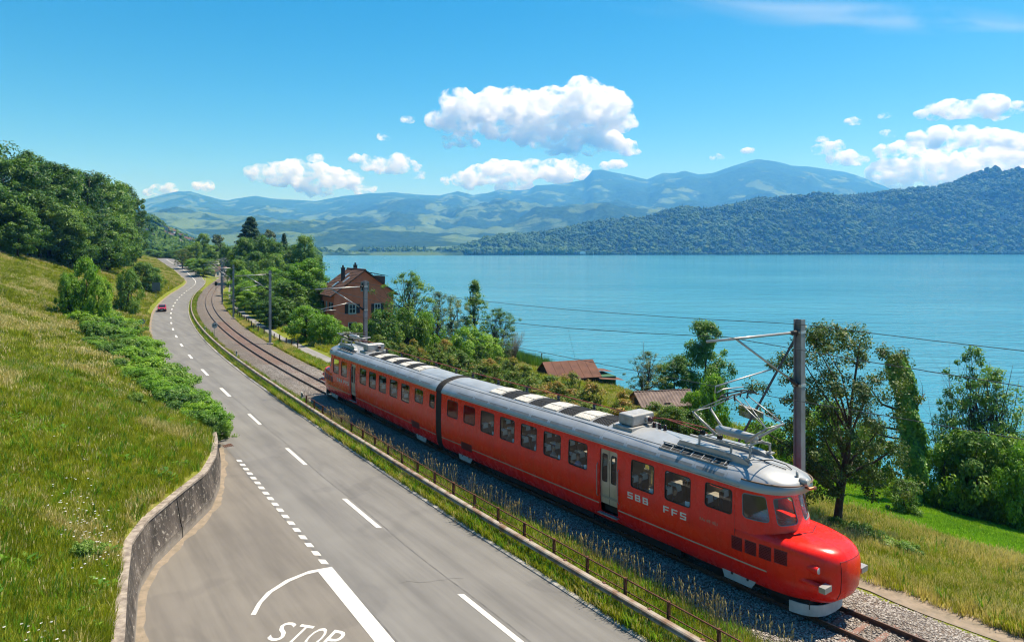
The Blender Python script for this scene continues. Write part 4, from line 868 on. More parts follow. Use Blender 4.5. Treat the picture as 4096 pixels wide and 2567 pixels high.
# ------------------------------------------------------------------ seated passengers
def person(name, loc, rz, shirt, hair, skin, label, group=None, arms='table'):
    """seated figure grown over a joint skeleton; +x is forward, origin on the seat under the hips"""
    V = [(0, 0, .10), (.02, 0, .30), (.0, 0, .48), (.0, 0, .58), (.02, 0, .66), (.03, 0, .76), (.02, 0, .86)]; Rr = [(.15, .17), (.13, .16), (.12, .19), (.055, .055), (.075, .07), (.10, .08), (.07, .06)]
    Ed = [(0, 1), (1, 2), (2, 3), (3, 4), (4, 5), (5, 6)]
    def chain(parent, pts, rads):
        p = parent
        for q_, r in zip(pts, rads): V.append(q_); Rr.append((r, r)); Ed.append((p, len(V)-1)); p = len(V)-1
        return p
    for sg in (-1, 1):
        w = chain(2, [(.0, sg*.17, .47), (.05, sg*.23, .27), (.27, sg*.17, .20), (.33, sg*.15, .20)], [.06, .05, .038, .03])
        for k, (dy, ln) in enumerate(((-.03, .07), (-.01, .085), (.01, .08), (.03, .065))): chain(w, [(.36, sg*.15+dy, .205), (.36+ln*.6, sg*.15+dy*1.1, .20), (.36+ln, sg*.15+dy*1.15, .185)], [.011, .009, .008])
        chain(w, [(.34, sg*.11, .20), (.38, sg*.10, .195)], [.012, .01])
        chain(0, [(.04, sg*.09, .09), (.42, sg*.10, .09), (.44, sg*.10, -.30), (.54, sg*.10, -.36)], [.085, .065, .045, .035])
    me = bpy.data.meshes.new(name); me.from_pydata(V, Ed, []); o = obj(name, me)
    md = o.modifiers.new('skin', 'SKIN'); sv = me.skin_vertices[0].data
    for i, r in enumerate(Rr): sv[i].radius = r
    sv[0].use_root = True
    sd = o.modifiers.new('sub', 'SUBSURF'); sd.levels = 2; sd.render_levels = 2
    bpy.context.view_layer.update(); m2 = bpy.data.meshes.new_from_object(o.evaluated_get(bpy.context.evaluated_depsgraph_get())); o.modifiers.clear(); o.data = m2
    for mm in (shirt, skin, hair): m2.materials.append(mm)
    for p in m2.polygons:
        c = p.center
        p.material_index = 0 if (c.z < .58 and not (c.x > .3 and c.z > .12 and c.z < .3)) else (2 if (c.z > .815 or (c.z > .70 and c.x < .0)) else 1)
        p.use_smooth = True
    o.location = loc; o.rotation_euler = (0, 0, rz); tag(o, label, 'person', group)
    f = MB(); f.tube([(.125, 0, .775), (.15, 0, .75), (.13, 0, .735)], [.006, .014, .008], 5)
    fm = f.mesh('nose', skin); obj('nose', fm, o)
    e = MB()
    for sg in (-1, 1): e.lathe([(.0, -.008), (.012, 0), (.0, .008)], 8, (.122, sg*.032, .785)); e.tube([(.02, sg*.085, .80), (.025, sg*.095, .775), (.03, sg*.085, .745)], .012, 5, 1)
    e.tube([(.122, -.025, .715), (.130, 0, .712), (.122, .025, .715)], .006, 4, 2)
    em = e.mesh('face_features', [M_BLACK, skin, mat('lips', (.35, .12, .1), .5)]); obj('face_features', em, o); return o
SK = mat('skin', (.42, .24, .17), .6, c2=(.38, .21, .15), scale=20); HD = mat('dark_hair', (.02, .015, .012), .6); HG = mat('grey_hair', (.25, .24, .23), .6)
SH = {c: mat('shirt_'+c, v, .9) for c, v in dict(black=(.015, .015, .017), blue=(.10, .28, .50), grey=(.25, .25, .26), white=(.6, .6, .6), brown=(.16, .10, .07)).items()}
aH = math.atan2(D1[1], D1[0])
for s, t, face, sh, hr, lab in [(6.95, -.98, -1, 'black', HD, 'bearded passenger in black seated behind the railcar window above the SBB letters'), (5.1, -.98, -1, 'black', HD, 'dark-haired passenger in black seated in the railcar window above the FFS letters'),
        (10.8, -.98, -1, 'blue', HD, 'passenger in a blue shirt seated in the window next to the double door'), (12.55, -.98, -1, 'grey', HG, 'grey-haired passenger in grey seated two windows behind the double door'),
        (14.3, -.5, -1, 'white', HG, 'passenger in white seated by the aisle three windows behind the double door'), (16.1, -.98, -1, 'brown', HD, 'passenger in brown seated four windows behind the double door')]:
    p = F1(s, t, 1.93); person('person', p, aH+(0 if face > 0 else math.pi)+.25, SH[sh], hr, SK, lab)
# ------------------------------------------------------------------ overhead line
M_MAST = mat('mast_steel', (.26, .27, .29), .6, .25, c2=(.19, .19, .20), scale=1.5)
M_ALU = mat('cantilever_tube', (.46, .46, .46), .4, .5)
M_WIRE = mat('overhead_wire', (.03, .04, .045), .6)
M_FOOT = mat('mast_footing', (.36, .33, .30), .9, c2=(.25, .23, .21), scale=4)
def mast_proto():
    L = lambda a, b_, z: (a, b_, z+ZR)                        # a = along the track towards the rear, b = towards the track, z above rail
    r = empty('catenary_mast', (0, 0, 0)); b = MB()
    for sg in (-1, 1): b.box((sg*.15-.016, -.15, -.5), (sg*.15+.016, .15, 9.55+ZR))
    b.box((-.14, -.012, -.5), (.14, .012, 9.55+ZR)); b.build('post', M_MAST, r)
    b = MB(); b.box((-.4, -.35, -.8), (.4, .35, .25)); b.build('footing', M_FOOT, r)
    b = MB(); b.tube([L(.1, .45, 9.03), L(1.35, 4.1, 8.85)], .05, 8); b.tube([L(.0, .12, 9.05), L(.1, .45, 9.03)], .085, 8, 1); b.build('top_tube', [M_ALU, M_DARK], r, smooth=True)
    b = MB(); b.tube([L(.12, .5, 7.22), L(.95, 2.9, 8.93)], .045, 8); b.tube([L(.0, .12, 6.95), L(.12, .5, 7.22)], .09, 8, 1); b.build('diagonal_tube', [M_ALU, M_DARK], r, smooth=True)
    b = MB(); b.tube([L(.36, 1.15, 7.68), L(1.35, 3.55, 7.10), L(1.36, 3.57, 6.85)], .032, 8); b.tube([L(1.33, 3.5, 6.86), L(1.25, 3.2, 6.97), L(.95, 2.35, 7.0)], .024, 6); b.build('steady_arm', M_ALU, r, smooth=True)
    b = MB()
    for z in (9.05, 6.95): b.box((-.18, -.18, z+ZR-.05), (.18, .18, z+ZR+.05))
    b.build('bracket', M_ALU, r); return r
mproto = mast_proto()
MASTS = [(F1(2.0, 2.85, 0), math.atan2(D1[1], D1[0]))]
for Y in (61.3, 92.2, 126.5, 161, 195, 228, 262, 296, 330): MASTS.append((tp(Y, 2.85), math.atan2(1, tslope(Y))))
for i, (p, a) in enumerate(MASTS):
    o = mproto if i == 0 else copy_tree(mproto); o.location = (p[0], p[1], 0); o.rotation_euler = (0, 0, a)
    if i == 0: tag(o, 'tall grey steel catenary mast standing beside the nose of the red railcar', 'mast', 'catenary masts along the track')
    elif i == 1: tag(o, 'grey steel catenary mast standing in front of the orange house', 'mast', 'catenary masts along the track')
    else: tag(o, 'grey steel catenary mast beside the empty curving track', 'mast', 'catenary masts along the track')
b = MB(); m0 = F1(2.0, 2.85, 9.1); b.bar(m0, F1(7.5, 3.3, -.4), .07, .07)
st = b.build('stay_rod', mat('stay_blue_steel', (.05, .07, .10), .6)); tag(st, 'dark slanting stay rod bracing the mast beside the railcar nose', 'stay rod')
def overhead():
    root = empty('overhead_line', (*tp(40, 0)[:2], 7), 'black overhead railway wires hanging along the track', 'wires')
    def at(i, off, z):                                          # support i: offset towards the track from the mast
        p, a = MASTS[i]; c, s = math.cos(a), math.sin(a); x, y = off[0], off[1]; return np.array((p[0]+c*x-s*y, p[1]+s*x+c*y, z+ZR))
    prev = (np.array((*(np.array(MASTS[0][0][:2])-D1*44+N1*-.4), 0)))
    def line(name, off, z, sag, r):
        pts = [at(i, off, z) for i in range(len(MASTS))]; p0 = pts[0].copy(); p0[:2] = p0[:2]-D1*44+N1*3.0; pts = [p0]+pts; b = MB(); path = []
        for A, B in zip(pts[:-1], pts[1:]):
            for k in range(9): f = k/9; path.append(A*(1-f)+B*f-np.array((0, 0, sag*4*f*(1-f))))
        b.tube(path+[pts[-1]], r, 5, caps=False); b.build(name, M_WIRE, root); return path
    p1 = line('messenger_wire', (1.1, 3.2), 8.98, .75, .014); p2 = line('contact_wire', (.95, 2.85), 6.93, .0, .013); line('feeder_wire', (0, .25), 9.38, .45, .013)
    for k in range(2, len(p1)):
        if k % 9 in (2, 5, 7) and k < 60: b = MB(); b.tube([p1[k], p2[k]], .006, 4); b.build('dropper', M_WIRE, root)
overhead()
# ------------------------------------------------------------------ orange house
M_RENDER = mat('orange_render', (.74, .205, .115), .9, c2=(.64, .17, .095), scale=1.2, bmp=.2, bscale=30, spec=.1)
M_TILE = mat('brown_roof_tile', (.13, .07, .048), .85, c2=(.06, .036, .028), scale=2.2, spec=.2)
M_TRIM = mat('grey_stone_trim', (.42, .40, .36), .8); M_SHUT = mat('dark_shutter', (.025, .016, .016), .7); M_CHIM = mat('dark_chimney', (.03, .025, .025), .7)
M_PANE = mat('window_pane', (.03, .04, .05), .08, c2=(.02, .03, .04), scale=1, spec=.8); M_WFRAME = mat('white_window_frame', (.65, .66, .66), .5); M_SOFFIT_SHADE = mat('soffit_wood_and_dormer_shade', (.10, .06, .04), .8)
def house():
    C0 = np.array(((1337-CX)/FPX*115, 115.)); g = np.array((.866, .5)); e = np.array((-.5, .866)); Wd, Ln = 10.4, 9.5; z0, ze, za = -2.6, 5.36, 9.15
    def Q(x, y, z): p = C0+g*x+e*y; return np.array((p[0], p[1], z))
    root = empty('orange_house', Q(5, 5, -1.2), 'orange rendered three-storey house with brown tiled gable roof by the lake', 'house')
    b = MB(); b.poly([Q(0, 0, z0), Q(Wd, 0, z0), Q(Wd, 0, ze), Q(Wd/2, 0, za-.1), Q(0, 0, ze)]); b.poly([Q(0, Ln, z0), Q(Wd, Ln, z0), Q(Wd, Ln, ze), Q(Wd/2, Ln, za-.1), Q(0, Ln, ze)]); b.quad(Q(0, 0, z0), Q(0, Ln, z0), Q(0, Ln, ze), Q(0, 0, ze)); b.quad(Q(Wd, 0, z0), Q(Wd, Ln, z0), Q(Wd, Ln, ze), Q(Wd, 0, ze)); b.build('wall', M_RENDER, root)
    ov = .75; sl_ = (za-ze)/(Wd/2); rf = MB()
    for sg in (0, 1):
        X = lambda x: x if sg == 0 else Wd-x
        A = [(X(-ov), -.55, ze-ov*sl_), (X(Wd/2), -.55, za), (X(Wd/2), Ln+.5, za), (X(-ov), Ln+.5, ze-ov*sl_)]
        rf.add([Q(*a) for a in A]+[Q(a[0], a[1], a[2]+.14) for a in A], [(0, 1, 2, 3), (4, 5, 6, 7), (0, 1, 5, 4), (2, 3, 7, 6), (3, 0, 4, 7)])
    ro = rf.build('roof', M_SOFFIT_SHADE, root); tl = MB(); nC = 19; nT = 34
    for sg in (0, 1):
        for i in range(nC):
            f0, f1 = i/nC, (i+1.12)/nC; x0, x1 = -ov+(Wd/2+ov)*f0, min(-ov+(Wd/2+ov)*f1, Wd/2+.02)
            for j in range(nT):
                y0 = -.58+(Ln+1.1)*j/nT; y1 = y0+(Ln+1.1)/nT*.94; dz = .012*random.random(); zz = lambda x: ze+x*sl_+.15
                X = lambda x: x if sg == 0 else Wd-x
                tl.add([Q(X(x0), y0, zz(x0)+.075+dz), Q(X(x0), y1, zz(x0)+.075+dz), Q(X(x1), y1, zz(x1)+.02+dz), Q(X(x1), y0, zz(x1)+.02+dz), Q(X(x0), y0, zz(x0)), Q(X(x0), y1, zz(x0))], [(0, 1, 2, 3), (4, 5, 1, 0)])
    t_ = tl.build('roof_tiles', M_TILE, ro); t_['kind'] = 'stuff'
    b = MB(); b.tube([Q(Wd/2, y, za+.2) for y in np.linspace(-.6, Ln+.55, 16)], .13, 8); b.build('ridge_tiles', M_TILE, ro, smooth=True)
    for x, y, h, lab in ((2.7, 4.2, 9.55, 0), (5.6, 6.5, 9.95, 0)):
        b = MB(); b.box((x-.28, y-.28, 7.2), (x+.28, y+.28, h), fn=Q); b.box((x-.34, y-.34, h), (x+.34, y+.34, h+.1), fn=Q); b.tube([Q(x, y, h+.1), Q(x, y, h+.5)], .16, 8); b.build('chimney', M_CHIM, ro)
    for x, y in ((1.0, 4.6), (2.2, 2.1), (3.0, 4.9)):
        zz = lambda x: ze+x*sl_+.26
        b = MB(); b.add([Q(x, y, zz(x)), Q(x+1.15, y, zz(x+1.15)), Q(x+1.15, y+.8, zz(x+1.15)), Q(x, y+.8, zz(x))]+[Q(x, y, zz(x)-.2), Q(x+1.15, y, zz(x+1.15)-.2), Q(x+1.15, y+.8, zz(x+1.15)-.2), Q(x, y+.8, zz(x)-.2)], [(0, 1, 2, 3), (0, 1, 5, 4), (1, 2, 6, 5), (2, 3, 7, 6), (3, 0, 4, 7)]); s_ = b.build('skylight', M_STEEL, ro)
        b = MB(); b.quad(*[Q(a, c, zz(a)+.01) for a, c in ((x+.1, y+.1), (x+1.05, y+.1), (x+1.05, y+.7), (x+.1, y+.7))]); b.build('pane', mat('sky_pane', (.25, .4, .55), .1, spec=.8), s_)
    # dormer on the lake side; shade on its cheeks is painted in as dark brown
    b = MB(); b.box((7.4, 3.2, 6.2), (10.0, 6.8, 8.05), fn=Q); d = b.build('dormer', M_SOFFIT_SHADE, root); b = MB()
    for i in range(8):
        for j in range(12):
            x0 = 5.7+4.7*i/8; x1 = 5.7+4.7*(i+1.1)/8; y0 = 2.9+4.2*j/12; y1 = y0+.33; f = lambda x: 9.05-(x-5.7)*.2
            b.add([Q(x0, y0, f(x0)), Q(x0, y1, f(x0)), Q(x1, y1, f(x1)+.06), Q(x1, y0, f(x1)+.06), Q(x1, y0, f(x1)-.02), Q(x1, y1, f(x1)-.02)], [(0, 1, 2, 3), (3, 2, 5, 4)])
    t_ = b.build('dormer_tiles', M_TILE, d); t_['kind'] = 'stuff'
    def gpt(px, py):                                            # zoom pixel on the gable wall -> (x, z)
        u, v = 1100+px*.45587, 1000+py*.45587; ru = (u-CX)/FPX; x = (ru*C0[1]-C0[0])/(g[0]-ru*g[1]); Y = C0[1]+g[1]*x; return x, CAMZ-(v-HORIZ)*Y/FPX
    def lpt(px, py):
        u, v = 1100+px*.45587, 1000+py*.45587; ru = (u-CX)/FPX; y = (ru*C0[1]-C0[0])/(e[0]-ru*e[1]); Y = C0[1]+e[1]*y; return y, CAMZ-(v-HORIZ)*Y/FPX
    def win(fn, a, c, shut, dark=False):
        (x0, z1), (x1, z0_) = a, c; b = MB(); fr = .13
        b.box((x0-fr, -.05, z0_-fr), (x1+fr, -.01, z0_), fn=fn); b.box((x0-fr, -.05, z1), (x1+fr, -.01, z1+fr), fn=fn); b.box((x0-fr, -.05, z0_), (x0, -.01, z1), fn=fn); b.box((x1, -.05, z0_), (x1+fr, -.01, z1), fn=fn); w = b.build('window', M_TRIM, root)
        b = MB(); b.quad(fn(x0, -.012, z0_), fn(x1, -.012, z0_), fn(x1, -.012, z1), fn(x0, -.012, z1)); b.build('pane', M_SHUT if dark else M_PANE, w)
        if not dark:
            b = MB(); xm = (x0+x1)/2
            for xx in (x0+.03, xm, x1-.03): b.box((xx-.03, -.03, z0_), (xx+.03, -.015, z1), fn=fn)
            for zz in (z0_+.03, (z0_+z1)/2, z1-.03): b.box((x0, -.032, zz-.025), (x1, -.016, zz+.025), fn=fn)
            b.build('sash', M_WFRAME, w)
        b = MB(); b.box((x0-.2, -.14, z0_-.2), (x1+.2, -.0, z0_-.13), fn=fn); b.build('sill', M_TRIM, w)
        for sd in shut:
            xa, xb = (x0-.13-(x1-x0)*.55, x0-.13) if sd < 0 else (x1+.13, x1+.13+(x1-x0)*.55); b = MB(); b.box((xa, -.07, z0_-.03), (xb, -.02, z1+.03), fn=fn)
            for k in range(10): zz = z0_+(z1-z0_)*(k+.5)/10; b.box((xa+.06, -.085, zz-.03), (xb-.06, -.07, zz+.02), fn=fn)
            b.build('shutter', M_SHUT, root)
    Qg = lambda x, y, z: Q(x, y, z); Ql = lambda y, off, z: Q(off, y, z)
    win(Qg, gpt(758, 286), gpt(818, 352), (), True); win(Qg, gpt(650, 478), gpt(706, 553), (-1, 1)); win(Qg, gpt(876, 472), gpt(922, 548), (-1, 1)); win(Qg, gpt(648, 640), gpt(708, 712), (), True)
    win(Qg, gpt(880, 640), gpt(930, 712), (), True)
    for a, c in (((422, 447), (408, 500)), ((458, 455), (450, 495)), ((500, 465), (486, 518))): win(Ql, lpt(*a)[:1]+(lpt(*a)[1],), lpt(*c), (-1, 1) if a[0] != 458 else ())
house()
# ------------------------------------------------------------------ sheds by the lake
M_SHEDROOF = mat('red_brown_sheet_roof', (.165, .082, .06), .85, c2=(.11, .058, .045), scale=.9, spec=.15); M_PLANK = mat('dark_shed_plank', (.05, .03, .02), .9, c2=(.03, .02, .014), scale=3); M_GREENW = mat('green_shed_wall', (.03, .12, .06), .8)
M_CORR = mat('corrugated_fibre_roof', (.21, .16, .14), .9, c2=(.13, .10, .09), scale=1.2, spec=.15); M_BRICKW = mat('orange_shed_wall', (.40, .16, .07), .9)
def gable_shed(name, P0, P1, half, zr_, ze, zb, wallm, roofm, label, corr=False):
    A, B = np.array(P0, float), np.array(P1, float); L = np.linalg.norm(B-A); d = (B-A)/L; n = np.array((d[1], -d[0]))
    if n[1] > 0: n = -n
    def Q(x, y, z): p = A+d*x+n*y; return np.array((p[0], p[1], z))
    root = empty(name, Q(L/2, 0, zb), label, 'shed'); hw = half-.35
    b = MB()
    for x in (.3, L-.3): b.poly([Q(x, -hw, zb-.6), Q(x, hw, zb-.6), Q(x, hw, ze), Q(x, 0, zr_-.15), Q(x, -hw, ze)])
    for y in (-hw, hw): b.quad(Q(.3, y, zb-.6), Q(L-.3, y, zb-.6), Q(L-.3, y, ze), Q(.3, y, ze))
    b.build('wall', wallm, root)
    b = MB()
    for sg in (-1, 1):
        if corr:
            nn = int(L/.09); P = [[Q(L*i/nn, sg*half*f, zr_+(ze-zr_)*half/hw*f+.035*math.sin(i*math.pi/2)) for f in (0, .5, 1)] for i in range(nn+1)]; b.grid(P)
        else:
            b.add([Q(0, 0, zr_), Q(L, 0, zr_), Q(L, sg*half, zr_+(ze-zr_)*half/hw), Q(0, sg*half, zr_+(ze-zr_)*half/hw)]+[Q(0, 0, zr_+.06), Q(L, 0, zr_+.06), Q(L, sg*half, zr_+(ze-zr_)*half/hw+.06), Q(0, sg*half, zr_+(ze-zr_)*half/hw+.06)], [(0, 1, 2, 3), (4, 5, 6, 7), (1, 2, 6, 5), (2, 3, 7, 6), (3, 0, 4, 7)])
    r = b.build('roof', roofm, root)
    b = MB()
    if corr: b.tube([Q(x, 0, zr_+.03) for x in np.linspace(0, L, 12)], .07, 6)
    else:
        for x in np.linspace(1.3, L-1.3, 5): b.bar(Q(x, 0, zr_+.075), Q(x, half, zr_+(ze-zr_)*half/hw+.075), .04, .03)
    b.build('roof_battens', roofm, r)
    b = MB(); b.quad(Q(.28, -.5, zb), Q(.28, .5, zb), Q(.28, .5, zb+1.9), Q(.28, -.5, zb+1.9)); b.box((L*.4, hw+.0, zb+1.0), (L*.4+.8, hw+.03, zb+1.7), fn=Q); b.build('door', M_PLANK, root)
    return Q, L, root
Q, L_, bs = gable_shed('boat_shed', (4.1, 93.), (11.2, 95.5), 2.9, -2.5, -4.2, -6.2, M_PLANK, M_SHEDROOF, 'dark boat shed with red-brown gabled roof standing at the shore')
b = MB(); b.box((L_-.3, -2.2, -6.6), (L_+2.6, 1.9, -4.6), fn=Q); b.build('side_wall', M_GREENW, bs)
b = MB(); b.add([Q(L_-.4, -2.6, -3.9), Q(L_+3.1, -2.6, -4.35), Q(L_+3.1, .2, -4.35), Q(L_-.4, .2, -3.9), Q(L_-.4, .3, -4.6), Q(L_+3.3, .3, -5.0), Q(L_+3.3, 3.2, -5.0), Q(L_-.4, 3.2, -4.6)], [(0, 1, 2, 3), (4, 5, 6, 7)]); b.build('lean_to_roof', M_SHEDROOF, bs)
gable_shed('garden_shed', (12.9, 73.), (19.3, 74.3), 2.3, -2.35, -3.35, -4.9, M_BRICKW, M_CORR, 'low orange garden shed with corrugated brown roof behind the railcar', corr=True)
# ------------------------------------------------------------------ jetty, flag pole, garden wall
def jetty():
    c = pix(2130, 1446, LAKE+.4); root = empty('jetty', c, 'small weathered wooden jetty on posts at the reedy shore', 'jetty'); M = mat('grey_wood', (.22, .19, .16), .9, c2=(.14, .12, .1), scale=5)
    for i in range(14):
        b = MB(); x = c[0]-1.6+i*.24; b.box((x, c[1]-.7, c[2]), (x+.21, c[1]+.7, c[2]+.06)); b.build('plank', M, root)
    for x, y, h in ((-1.5, -.6, .9), (0, -.65, 1.1), (1.5, -.6, 1.5), (1.6, .6, 1.4), (-.1, .65, 1.0)):
        b = MB(); b.tube([(c[0]+x, c[1]+y, LAKE-1), (c[0]+x, c[1]+y, c[2]+h)], .08, 7); b.build('post', M, root)
jetty()
x, y = (2573-CX)/FPX*84, 84.; z0 = float(zg(x, y)); b = MB(); b.tube([(x, y, z0-.2), (x, y, 1.4)], [.05, .03], 8); b.lathe([(.01, 1.38), (.06, 1.42), (.01, 1.48)], 8, (x, y, 0)); tag(b.build('flag_pole', M_STEEL), 'thin bare flag pole standing among the shore trees', 'pole')
def gwall():
    A = pix(2960, 1640, -3.6); B = pix(3050, 1672, -3.6); b = MB(); b.bar(A, B, .25, 1.0); b.bar(A+(0, 0, .53), B+(0, 0, .53), .34, .06); tag(b.build('garden_wall', M_CONC), 'low grey garden wall behind the raised pantograph', 'wall')
gwall()
# ------------------------------------------------------------------ fence posts and wires along the lane
def lane_fence():
    P = [(1105,1160),(1135,1175),(1155,1190),(1175,1205),(1200,1230),(1223,1240),(1247,1250),(1275,1290),(1298,1320),(1342,1345),(1402,1365),(1470,1410),(1502,1430),(1557,1440),(1624,1475),(1680,1490),(1740,1500)]
    W_ = [pix(500+x*.3968, 800+y*.3968) for x, y in P]; root = empty('lane_fence', W_[8], 'row of dark wooden fence posts between the track and the lane', 'fence'); M = mat('dark_fence_wood', (.07, .05, .04), .9, c2=(.045, .03, .025), scale=6)
    for p in W_:
        b = MB(); b.tube([p+(0, 0, -.3), p+(.02, 0, .6), p+(.03, .02, 1.15)], [.09, .085, .075], 7); b.build('post', M, root)
    b = MB()
    for z in (.55, .95): b.tube([p+(0.02, 0, z) for p in W_], .012, 4)
    b.build('wire', M_WIRE, root)
lane_fence()
def mesh_fence():
    P = [(1148,1010),(1165,1040),(1185,1065),(1207,1085),(1232,1105),(1258,1125),(1285,1145),(1312,1165),(1345,1190),(1380,1215)]
    W_ = [pix(500+x*.3968, 800+y*.3968, .05) for x, y in P]; root = empty('wire_fence', W_[5], 'thin green wire fence on the grassy edge of the lane', 'fence'); M = mat('fence_green', (.06, .09, .06), .7)
    for p in W_: b = MB(); b.tube([p+(0, 0, -.2), p+(0, 0, 1.2)], .035, 6); b.build('post', M, root)
    b = MB()
    for z in (.25, .55, .85, 1.15): b.tube([p+(0, 0, z) for p in W_], .012, 4)
    b.build('wire', M, root)
mesh_fence()
# ------------------------------------------------------------------ delineator posts, signs, signal
M_PW = mat('post_white', (.72, .72, .70), .6); M_SIGNG = mat('sign_pale_grey', (.42, .47, .50), .5); M_SIGNB = mat('sign_back', (.10, .15, .19), .5, c2=(.085, .13, .165), scale=2)
def delineator(p, lab):
    root = empty('delineator_post', p, lab, 'road post', 'white delineator posts along the road'); x, y, z = p
    b = MB(); b.add([(x-.07, y-.05, z-.1), (x+.07, y-.05, z-.1), (x+.07, y+.05, z-.1), (x-.07, y+.05, z-.1), (x-.06, y-.045, z+.95), (x+.06, y-.045, z+.9), (x+.06, y+.045, z+.9), (x-.06, y+.045, z+.95)], [(0, 1, 2, 3), (4, 5, 6, 7), (0, 1, 5, 4), (1, 2, 6, 5), (2, 3, 7, 6), (3, 0, 4, 7)]); b.build('body', M_PW, root)
    b = MB(); b.box((x-.069, y-.053, z+.55), (x+.069, y+.053, z+.8)); b.build('black_band', M_BLACK, root)
    b = MB(); b.box((x-.03, y-.06, z+.6), (x+.03, y-.054, z+.75)); b.build('reflector', M_PW, root)
for (u, v) in [(651, 1187), (687, 1165), (715, 1147)]:
    p = pix(u, v, .3); delineator((p[0]-1.0, p[1], float(zg(p[0]-1.0, p[1]))), 'white roadside post with black band on the grassy meadow edge')
for (u, v) in [(820, 1326), (946, 1428), (1208, 1606)]:
    p = pix(u, v, .2); delineator((p[0], p[1], .05), 'white roadside post with black band behind the guard rail')
def round_sign(p, zc, R, lab):
    root = empty('round_sign', p, lab, 'road sign', 'round end of restriction signs'); x, y, z = p
    b = MB(); b.tube([(x, y, z-.2), (x, y, zc+R)], .035, 8); b.build('pole', M_STEEL, root)
    b = MB(); b.tube([(x, y-.06, zc), (x, y-.04, zc)], R, 28); d = b.build('disc', M_SIGNG, root)
    b = MB(); b.tube([(x+R*.0, y-.062, zc), (x, y-.0605, zc)], R*.001, 4)
    k = R*.68
    for o in (-.06, 0, .06): b.bar((x-k+o*R*2, y-.066, zc-k*.75-o*R*2), (x+k+o*R*2, y-.066, zc+k*.75-o*R*2), .004, R*.06)
    b.build('diagonal_bars', M_BLACK, d)
    b = MB()
    for sx in (-1, 1): b.box((x+sx*R*.36-R*.24, y-.0645, zc-.12*R), (x+sx*R*.36+R*.24, y-.0615, zc+.06*R)); b.box((x+sx*R*.36-R*.14, y-.0645, zc+.06*R), (x+sx*R*.36+R*.14, y-.0615, zc+.2*R))
    b.build('car_symbols', M_BLACK, d)
p = pix(859, 1356, .2); round_sign((p[0], p[1], .1), CAMZ-(1301-HORIZ)*p[1]/FPX, .40, 'round grey sign with black bars on a pole between guard rail and track')
Y = 100.; x = (571-CX)/FPX*Y; round_sign((x, Y, float(zg(x, Y))), CAMZ-(1286-HORIZ)*Y/FPX, .38, 'round grey sign with black bars among the roadside brambles')
def square_sign():
    Y = 172.; x = (624-CX)/FPX*Y; z0 = float(zg(x, Y)); zc = CAMZ-(1146-HORIZ)*Y/FPX; root = empty('direction_sign', (x, Y, z0), 'blue-grey back of a square road sign on a post in the meadow', 'road sign')
    b = MB(); b.box((x-1.0, Y, zc-1.05), (x+1.0, Y+.05, zc+1.05)); b.build('panel', M_SIGNB, root); b = MB()
    b.tube([(x, Y-.04, z0-.2), (x, Y-.04, zc+1.05)], .05, 8); b.build('post', M_SIGNB, root); b = MB()
    for z in (-.6, .6): b.box((x-.95, Y-.03, zc+z-.04), (x+.95, Y-.002, zc+z+.04))
    b.build('stiffener', M_SIGNB, root)
square_sign()
def signal():
    p = tp(205, 2.6); zc = CAMZ-(1135-HORIZ)*205/FPX; root = empty('railway_signal', (p[0]-1.5, p[1], .1), 'black railway light signal beside the far masts', 'signal'); x, y = p[0]-1.5, p[1]
    b = MB(); b.box((x-.35, y, zc-.6), (x+.35, y+.2, zc+.6)); h = b.build('head', M_BLACK, root); b = MB(); b.tube([(x, y+.1, 0), (x, y+.1, zc)], .08, 8); b.build('post', M_STEEL, root)
    b = MB()
    for z in (-.3, .3): b.tube([(x, y-.03, zc+z), (x, y-.004, zc+z)], .14, 10)
    b.build('lens', M_DARK, h)
signal()
